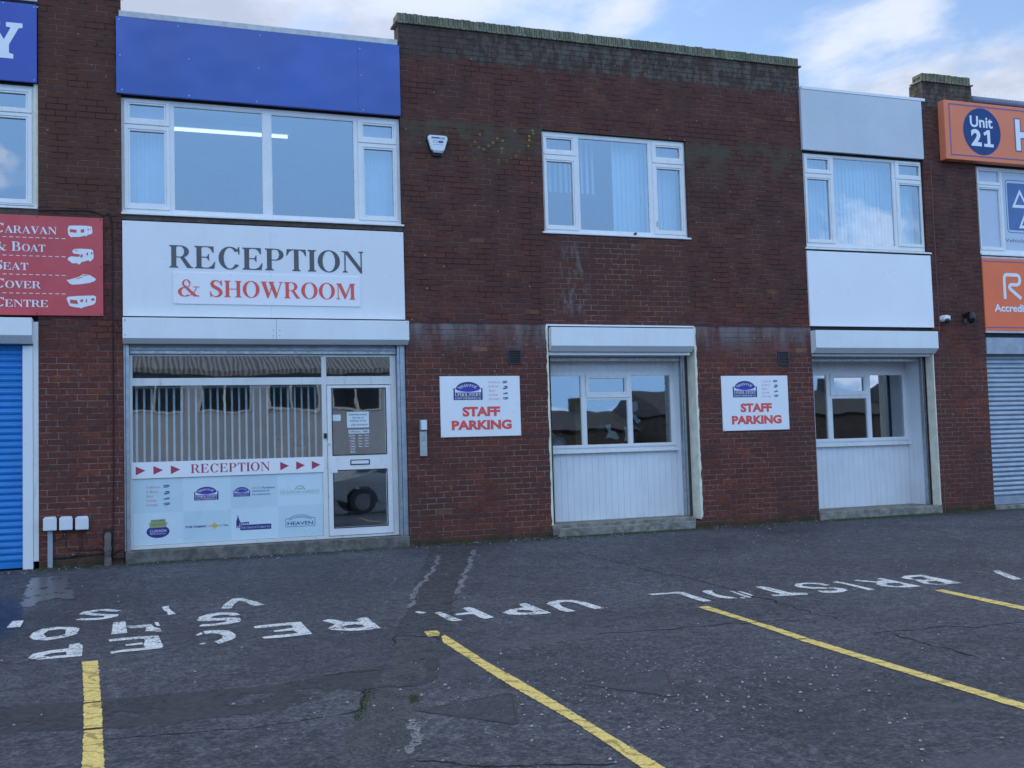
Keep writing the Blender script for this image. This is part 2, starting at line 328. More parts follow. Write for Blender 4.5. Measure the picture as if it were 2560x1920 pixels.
# ------------------------------------------------------------------ object helpers
def tag(o, label=None, cat=None, group=None, kind=None):
    if label: o['label'] = label
    if cat: o['category'] = cat
    if group: o['group'] = group
    if kind: o['kind'] = kind
    return o
def thing(name, label, cat, loc=(0, 0, 0), group=None):
    o = bpy.data.objects.new(name, None); COL.objects.link(o); o.location = loc; o.empty_display_size = .1
    return tag(o, label, cat, group)
def origin(o):
    v = Vector((0, 0, 0))
    while o is not None: v += Vector(o.location); o = o.parent
    return v
class MB:
    """mesh builder in world coordinates"""
    def __init__(s): s.v = []; s.f = []; s.mi = []; s.cur = 0
    def add(s, vs, fs):
        b = len(s.v); s.v += [tuple(v) for v in vs]; s.f += [tuple(i+b for i in f) for f in fs]; s.mi += [s.cur]*len(fs); return s
    def box(s, x0, x1, y0, y1, z0, z1):
        v = [(x, y, z) for z in (z0, z1) for y in (y0, y1) for x in (x0, x1)]
        return s.add(v, [(0, 2, 3, 1), (4, 5, 7, 6), (0, 1, 5, 4), (2, 6, 7, 3), (0, 4, 6, 2), (1, 3, 7, 5)])
    def plate(s, x0, x1, z0, z1, y0, y1, holes=()):
        """slab with rectangular holes (x0,x1,z0,z1) as one closed surface"""
        xs = sorted({x0, x1, *[h[0] for h in holes], *[h[1] for h in holes]}); zs = sorted({z0, z1, *[h[2] for h in holes], *[h[3] for h in holes]})
        xs = [x for x in xs if x0 <= x <= x1]; zs = [z for z in zs if z0 <= z <= z1]
        def solid(i, j):
            if i < 0 or j < 0 or i >= len(xs)-1 or j >= len(zs)-1: return False
            cx = (xs[i]+xs[i+1])/2; cz = (zs[j]+zs[j+1])/2
            return not any(h[0] < cx < h[1] and h[2] < cz < h[3] for h in holes)
        idx = {}; vs = []; fs = []
        def V(i, j, k):
            if (i, j, k) not in idx: idx[(i, j, k)] = len(vs); vs.append((xs[i], (y0, y1)[k], zs[j]))
            return idx[(i, j, k)]
        for i in range(len(xs)-1):
            for j in range(len(zs)-1):
                if not solid(i, j): continue
                fs.append((V(i, j, 0), V(i+1, j, 0), V(i+1, j+1, 0), V(i, j+1, 0)))
                fs.append((V(i, j, 1), V(i, j+1, 1), V(i+1, j+1, 1), V(i+1, j, 1)))
                if not solid(i-1, j): fs.append((V(i, j, 0), V(i, j+1, 0), V(i, j+1, 1), V(i, j, 1)))
                if not solid(i+1, j): fs.append((V(i+1, j, 0), V(i+1, j, 1), V(i+1, j+1, 1), V(i+1, j+1, 0)))
                if not solid(i, j-1): fs.append((V(i, j, 0), V(i, j, 1), V(i+1, j, 1), V(i+1, j, 0)))
                if not solid(i, j+1): fs.append((V(i, j+1, 0), V(i+1, j+1, 0), V(i+1, j+1, 1), V(i, j+1, 1)))
        return s.add(vs, fs)
    def prismx(s, prof, x0, x1):
        """profile [(y,z)] extruded along x"""
        n = len(prof); vs = [(x0, y, z) for y, z in prof] + [(x1, y, z) for y, z in prof]
        fs = [(i, (i+1) % n, n+(i+1) % n, n+i) for i in range(n)] + [tuple(range(n-1, -1, -1)), tuple(range(n, 2*n))]
        return s.add(vs, fs)
    def prismy(s, prof, y0, y1):
        """outline [(x,z)] extruded along y (y0 = face towards the street)"""
        n = len(prof); vs = [(x, y0, z) for x, z in prof] + [(x, y1, z) for x, z in prof]
        fs = [(i, n+i, n+(i+1) % n, (i+1) % n) for i in range(n)]
        tr = tessellate_polygon([[Vector((x, z, 0)) for x, z in prof]])
        fs += [tuple(t) for t in tr] + [tuple(n+i for i in reversed(t)) for t in tr]
        return s.add(vs, fs)
    def flat(s, loops, y):
        """flat print on a vertical face; loops[0] outline, the rest holes"""
        tr = tessellate_polygon([[Vector((x, z, 0)) for x, z in l] for l in loops])
        return s.add([(x, y, z) for l in loops for x, z in l], [tuple(t) for t in tr])
    def tube(s, pts, rad, n=10, cap=True):
        pts = [Vector(p) for p in pts]; rings = []; prev = None
        for i, p in enumerate(pts):
            a = pts[max(i-1, 0)]; b = pts[min(i+1, len(pts)-1)]; t = (b-a).normalized()
            ref = Vector((0, 0, 1)) if abs(t.z) < .9 else Vector((1, 0, 0))
            if prev is not None: ref = prev
            e1 = (ref - t*ref.dot(t)).normalized(); e2 = t.cross(e1); prev = e1
            rr = rad[i] if isinstance(rad, (list, tuple)) else rad
            rings.append([p + e1*math.cos(2*math.pi*k/n)*rr + e2*math.sin(2*math.pi*k/n)*rr for k in range(n)])
        vs = [v for ring in rings for v in ring]; fs = []
        for i in range(len(rings)-1):
            for k in range(n): fs.append((i*n+k, i*n+(k+1) % n, (i+1)*n+(k+1) % n, (i+1)*n+k))
        if cap: fs += [tuple(range(n-1, -1, -1)), tuple(range((len(rings)-1)*n, len(rings)*n))]
        return s.add(vs, fs)
    def build(s, name, mats, parent=None, bev=0.0, smooth=False, kind=None):
        o0 = origin(parent) if parent else Vector((0, 0, 0))
        me = bpy.data.meshes.new(name); me.from_pydata([(v[0]-o0.x, v[1]-o0.y, v[2]-o0.z) for v in s.v], [], s.f)
        for mt in (mats if isinstance(mats, (list, tuple)) else [mats]): me.materials.append(mt)
        me.polygons.foreach_set('material_index', s.mi)
        bmx = bmesh.new(); bmx.from_mesh(me); bmesh.ops.recalc_face_normals(bmx, faces=bmx.faces); bmx.to_mesh(me); bmx.free()
        if smooth: me.polygons.foreach_set('use_smooth', [True]*len(me.polygons))
        me.update()
        o = bpy.data.objects.new(name, me); COL.objects.link(o); o.parent = parent
        if bev:
            b = o.modifiers.new('bevel', 'BEVEL'); b.width = bev; b.segments = 2; b.limit_method = 'ANGLE'; b.angle_limit = R(40)
        if kind: o['kind'] = kind
        return o
def base_tag(o, *a, **k): return tag(o, *a, **k)

# ------------------------------------------------------------------ lettering
def sans(mb, s, x0, x1, z0, z1, y, bold=.0, warp=None, space=1.0):
    cu = bpy.data.curves.new('t', 'FONT'); cu.body = s; cu.offset = bold; cu.resolution_u = 3; cu.space_character = space
    ob = bpy.data.objects.new('t', cu); COL.objects.link(ob)
    dg = bpy.context.evaluated_depsgraph_get(); me = bpy.data.meshes.new_from_object(ob.evaluated_get(dg))
    vs = [v.co.copy() for v in me.vertices]; fs = [tuple(p.vertices) for p in me.polygons]
    bpy.data.objects.remove(ob); bpy.data.meshes.remove(me)
    ax, bx = min(v.x for v in vs), max(v.x for v in vs); ay, by = min(v.y for v in vs), max(v.y for v in vs)
    out = []
    for v in vs:
        a = (v.x-ax)/(bx-ax); b = (v.y-ay)/(by-ay); X = x0+a*(x1-x0); Z = z0+b*(z1-z0)
        if warp: X, Z = warp(a, b, X, Z)
        out.append((X, y, Z))
    mb.add(out, fs)
def ell(cx, cy, rx, ry, a0, a1, n=20): return [(cx+rx*math.cos(R(a0+(a1-a0)*i/n)), cy+ry*math.sin(R(a0+(a1-a0)*i/n))) for i in range(n+1)]
def sector(cx, cy, rx, ry, tx, ty, a0, a1, n=20):
    return ell(cx, cy, rx, ry, a0, a1, n) + ell(cx, cy, rx-tx, ry-ty, a1, a0, n)
def rc(x0, y0, x1, y1): return [(x0, y0), (x1, y0), (x1, y1), (x0, y1)]
T_, t_, S_ = .19, .05, .075
def stem(x, T=None, y0=0, y1=1, top=True, bot=True):
    T = T or T_; o = [rc(x, y0, x+T, y1)]
    for on, yy, d in ((bot, y0, 1), (top, y1, -1)):
        if on: o += [[(x-S_, yy), (x+T+S_, yy), (x+T+S_, yy+d*.04), (x+T, yy+d*.085), (x, yy+d*.085), (x-S_, yy+d*.04)]]
    return o
def pen(path, wd):
    """stroke of varying width along a path"""
    L = []; Rr = []
    for i, (x, y) in enumerate(path):
        a = path[max(i-1, 0)]; b = path[min(i+1, len(path)-1)]; dx, dy = b[0]-a[0], b[1]-a[1]; l = math.hypot(dx, dy) or 1
        h = wd[i]/2; L.append((x-dy/l*h, y+dx/l*h)); Rr.append((x+dy/l*h, y-dx/l*h))
    return L + Rr[::-1]
def spl(pts, n=6):
    out = []
    for i in range(len(pts)-1):
        p0, p1, p2, p3 = pts[max(i-1, 0)], pts[i], pts[i+1], pts[min(i+2, len(pts)-1)]
        for k in range(n):
            t = k/n; out.append(tuple(.5*((2*b)+(-a+c)*t+(2*a-5*b+4*c-d)*t*t+(-a+3*b-3*c+d)*t**3) for a, b, c, d in zip(p0, p1, p2, p3)))
    out.append(pts[-1]); return out
def penz(pts3):
    q = spl(pts3); return pen([(a[0], a[1]) for a in q], [max(a[2], .01) for a in q])
def glyph(ch):
    bs = rc
    if ch == 'I': return stem(.08), .35
    if ch == 'R' or ch == 'P':
        o = stem(.08) + [bs(.2, .955, .42, 1), bs(.2, .455, .42, .5), sector(.42, .7275, .33, .2725, .185, .045, -90, 90)]
        if ch == 'R': return o + [[(.40, .48), (.56, .49), (.84, .06), (.90, .04), (.90, 0), (.68, 0)]], .90
        return o, .80
    if ch == 'B': return stem(.08) + [bs(.2, .955, .42, 1), bs(.2, .49, .45, .535), bs(.2, 0, .42, .045), sector(.40, .745, .30, .255, .18, .045, -90, 90), sector(.43, .2675, .35, .2675, .19, .045, -90, 90)], .86
    if ch in 'EFL':
        o = stem(.08)
        if ch in 'EF': o += [bs(.2, .955, .74, 1), [(.74, .97), (.74, .72), (.70, .72), (.62, .88), (.52, .955)], bs(.2, .485, .52, .53), [(.56, .66), (.56, .36), (.525, .36), (.50, .45), (.46, .485), (.46, .53), (.50, .56), (.525, .66)]]
        if ch in 'EL': o += [bs(.2, 0, .76, .045), [(.76, .03), (.80, .31), (.76, .31), (.66, .13), (.52, .045)]]
        return o, .84
    if ch == 'C' or ch == 'G':
        o = [sector(.47, .5, .44, .52, .20, .05, 38, 325, 34), [(.80, .68), (.845, .68), (.845, 1.02), (.81, 1.02), (.76, .93)]]
        if ch == 'G': o += [bs(.62, .04, .81, .42), bs(.54, .40, .89, .44)]
        return o, .90
    if ch == 'O': return [sector(.47, .5, .46, .52, .20, .045, 0, 180, 24), sector(.47, .5, .46, .52, .20, .045, 180, 360, 24)], .94
    if ch == 'D': return stem(.08) + [bs(.2, .955, .38, 1), bs(.2, 0, .38, .045), sector(.36, .5, .52, .5, .20, .045, -90, 90, 24)], .92
    if ch == 'T': return stem(.31, top=False) + [bs(.02, .955, .79, 1), [(.02, 1), (.0, .70), (.04, .70), (.12, .87), (.25, .955)], [(.79, 1), (.81, .70), (.77, .70), (.69, .87), (.56, .955)]], .81
    if ch == 'N': return stem(.12, .055, bot=True, top=False) + [[(.0, 1), (.28, 1), (.86, .16), (.86, -.03), (.80, -.03), (.13, .93), (.0, .96)]] + stem(.80, .055, bot=False), .98
    if ch == 'H': return stem(.08) + stem(.67) + [bs(.2, .475, .72, .52)], .94
    if ch == 'U': return stem(.08, bot=False, y0=.30) + stem(.72, .055, bot=False, y0=.30) + [sector(.4275, .33, .3475, .35, .19, .06, 180, 270, 12), sector(.4275, .33, .3475, .35, .055, .06, 270, 360, 12)], .88
    if ch == 'M': return stem(.10, .05, top=False) + [[(.02, 1), (.30, 1), (.58, .30), (.54, .0), (.50, 0), (.13, .90), (.02, .96)], [(.56, .28), (.84, 1), (.88, 1), (.88, .9), (.54, 0), (.52, .0)]] + stem(.86) + [bs(.80, .96, .9, 1)], 1.14
    if ch == 'A': return [[(.40, 1.02), (.44, 1.02), (.86, .04), (.62, .04), (.36, .78)], [(.40, 1.02), (.44, .92), (.13, .04), (.07, .04)], bs(.22, .28, .62, .325), bs(.0, 0, .24, .042), bs(.54, 0, .92, .042)], .90
    if ch == 'V' or ch == 'Y' and 0: return [[(.06, .96), (.30, .96), (.52, .26), (.46, -.02), (.42, -.02)], [(.44, -.02), (.48, -.02), (.81, .96), (.75, .96), (.46, .12)], bs(.0, .958, .40, 1), bs(.62, .958, .90, 1)], .90
    if ch == 'W': return [[(.05, .96), (.27, .96), (.46, .28), (.40, -.02), (.36, -.02)], [(.38, -.02), (.42, -.02), (.66, .72), (.60, .80)], [(.46, .96), (.68, .96), (.90, .28), (.84, -.02), (.80, -.02)], [(.82, -.02), (.86, -.02), (1.16, .96), (1.10, .96), (.86, .16)], bs(0, .958, .36, 1), bs(.42, .958, .76, 1), bs(1.0, .958, 1.24, 1)], 1.24
    if ch == 'Y': return stem(.34, top=False, y1=.46) + [[(.05, .96), (.29, .96), (.53, .47), (.53, .40), (.34, .40)], [(.44, .46), (.52, .46), (.80, .96), (.73, .96)], bs(0, .958, .39, 1), bs(.62, .958, .90, 1)], .90
    if ch == 'S': return [penz([(.66, .74, .06), (.58, .90, .06), (.40, .985, .06), (.22, .92, .13), (.165, .78, .18), (.25, .635, .20), (.42, .53, .20), (.57, .41, .20), (.635, .26, .19), (.55, .09, .13), (.37, .015, .06), (.17, .10, .05), (.08, .30, .05)]), [(.66, .66), (.70, .66), (.69, 1.02), (.655, 1.02), (.60, .90)], [(.10, .34), (.06, .34), (.07, -.02), (.105, -.02), (.16, .10)]], .76
    if ch == '&': return [sector(.46, .77, .22, .25, .10, .055, 0, 180), sector(.46, .77, .22, .25, .10, .055, 180, 300), sector(.37, .27, .36, .29, .19, .06, 70, 320, 28),
        [(.25, .72), (.42, .66), (1.02, .07), (1.14, .07), (1.14, 0), (.84, 0), (.33, .56)], penz([(.99, .56, .045), (.93, .38, .05), (.80, .20, .05), (.64, .06, .05)]), pen([(.66, .72), (.58, .60), (.40, .50)], [.06, .055, .05]), bs(.80, .555, 1.16, .60)], 1.16
    return [], .38
def serif(mb, s, x0, x1, z0, z1, y, small=1.0, gap=.055, warp=None):
    """bold serif capitals fitted to a box; words' first letters large when small < 1"""
    items = []; x = 0; first = True
    for ch in s:
        k = 1.0 if (first or small == 1) else small
        g, wd = glyph(ch)
        for p in g: items.append([(x+a*k, b*k) for a, b in p])
        x += (wd+gap)*k; first = (ch == ' ') or (first and ch == '&')
    W_ = x-gap; n = 0
    for p in items:
        q = []
        for a, b in p:
            X = x0+a/W_*(x1-x0); Z = z0+b*(z1-z0)
            if warp: X, Z = warp(a/W_, b, X, Z)
            q.append((X, Z))
        mb.flat([q], y-(n % 9)*.00012); n += 1

def tri_poly(mb, pts, y): mb.flat([pts], y)
def mapr(x0, x1, z0, z1): return lambda l: [(x0+a*(x1-x0), z0+b*(z1-z0)) for a, b in l]

def sofa_logo(par, name, x0, x1, z0, z1, y, faded=False):
    """navy arched shop emblem with white sofa shape and lettering"""
    M = mapr(x0, x1, z0, z1); a = MB()
    a.flat([M([(0, 0), (1, 0), (1, .65), (.93, .65)] + ell(.5, .55, .43, .45, 13, 167, 24) + [(.07, .65), (0, .65)])], y)
    a.cur = 1; a.flat([M([(.05, .41), (.95, .41), (.95, .62), (.90, .60), (.86, .47), (.14, .47), (.10, .60), (.05, .62)])], y-.0010)
    a.cur = 2; a.flat([M([(.12, .47), (.88, .47), (.90, .56), (.75, .49), (.25, .49), (.10, .56)])], y-.0016)
    a.cur = 3; a.flat([M(ell(.5, .66, .40, .22, 180, 360, 18) + ell(.5, .62, .32, .12, 10, 170, 14))], y-.0022)
    a.cur = 1
    fx = lambda u_: x0+u_*(x1-x0)
    fz = lambda v_: z0+v_*(z1-z0)
    serif(a, 'UPHOLSTERY', fx(.05), fx(.95), fz(.19), fz(.375), y-.0028)
    sans(a, '& SOFT FURNISHINGS CO.', fx(.05), fx(.95), fz(.05), fz(.14), y-.0028, bold=.012)
    hz = z1-z0
    def wp(u_, v_, X, Z):
        ang = (u_-.5)*2.05; rr = .40+.155*(v_-.5); cx = .5+math.sin(ang)*rr*.92; cz = .47+math.cos(ang)*rr*.83
        return x0+cx*(x1-x0), z0+cz*hz
    serif(a, 'BRISTOL', 0, 1, 0, 1, y-.0030, warp=wp)
    return a.build(name, [NAVY, PALEP if faded else STRIP, PALEP, VIOL], par)

VAN1 = [(.0, .75), (.03, .92), (.12, .97), (.55, 1), (.92, .98), (.98, .9), (1, .5), (.97, .35), (.80, .25), (.75, .12), (.70, .18), (.45, .06), (.2, .04), (.12, .0), (.08, .1), (.02, .22), (0, .4)]
VAN1W = [[(.08, .68), (.36, .64), (.34, .38), (.08, .44)], [(.52, .68), (.66, .72), (.66, .44), (.52, .42)], [(.80, .76), (.85, .76), (.85, .62), (.80, .62)], [(.91, .78), (.94, .78), (.94, .66), (.91, .66)]]
VAN2 = [(.17, .82), (.25, .96), (.5, 1), (.9, .98), (.98, .9), (1, .45), (.93, .30), (.86, .20), (.80, .28), (.52, .15), (.48, .03), (.42, .0), (.36, .08), (.18, .06), (.0, .28), (.02, .40), (.15, .52), (.22, .70)]
VAN2W = [[(.20, .68), (.48, .64), (.44, .48), (.13, .50)], [(.50, .62), (.58, .64), (.57, .46), (.48, .44)], [(.72, .76), (.78, .76), (.78, .60), (.72, .60)], [(.27, .88), (.40, .88), (.38, .84), (.26, .84)], [(.90, .80), (.95, .80), (.95, .66), (.90, .66)]]
BOAT = [(0, .44), (.08, .46), (.28, .62), (.42, .75), (.52, .93), (.56, 1), (.80, .92), (.92, .72), (1, .58), (.97, .42), (.80, .22), (.45, .06), (.2, .02), (.12, .08)]
BOATW = [[(.30, .60), (.45, .60), (.44, .55), (.32, .55)], [(.42, .74), (.56, .74), (.54, .68), (.43, .68)], [(.53, .92), (.72, .90), (.70, .84), (.55, .85)]]
VAN3 = [(.0, .72), (.04, .86), (.4, .95), (.92, 1), (1, .9), (.98, .45), (.90, .30), (.70, .18), (.55, .08), (.50, 0), (.44, .06), (.25, .10), (.10, .18), (.04, .5)]
VAN3W = [[(.12, .66), (.35, .62), (.39, .32), (.12, .38)], [(.47, .66), (.57, .70), (.56, .52), (.46, .48)], [(.65, .72), (.69, .72), (.69, .46), (.65, .46)], [(.84, .78), (.95, .80), (.94, .62), (.83, .60)]]
VEH = [(VAN1, VAN1W), (VAN2, VAN2W), (BOAT, BOATW), (VAN3, VAN3W)]
def vehicles(par, boxes, y, mats):
    for k, ((o, ws), bx) in enumerate(zip(VEH, boxes)):
        M = mapr(*bx); a = MB(); a.flat([M(o)], y); a.cur = 1
        for q in ws: a.flat([M(q)], y-.0012)
        tag(a.build('vehicle_picture', mats, par), ['caravan silhouette seen from its front corner', 'motorhome silhouette', 'motor boat silhouette', 'long touring caravan silhouette'][k])
def screws(par, pts, y, mt, rad=.008):
    a = MB()
    for x, z in pts: a.prismy(ell(x, z, rad, rad, 0, 324, 9), y-.003, y)
    a.build('screw_heads', mt, par)
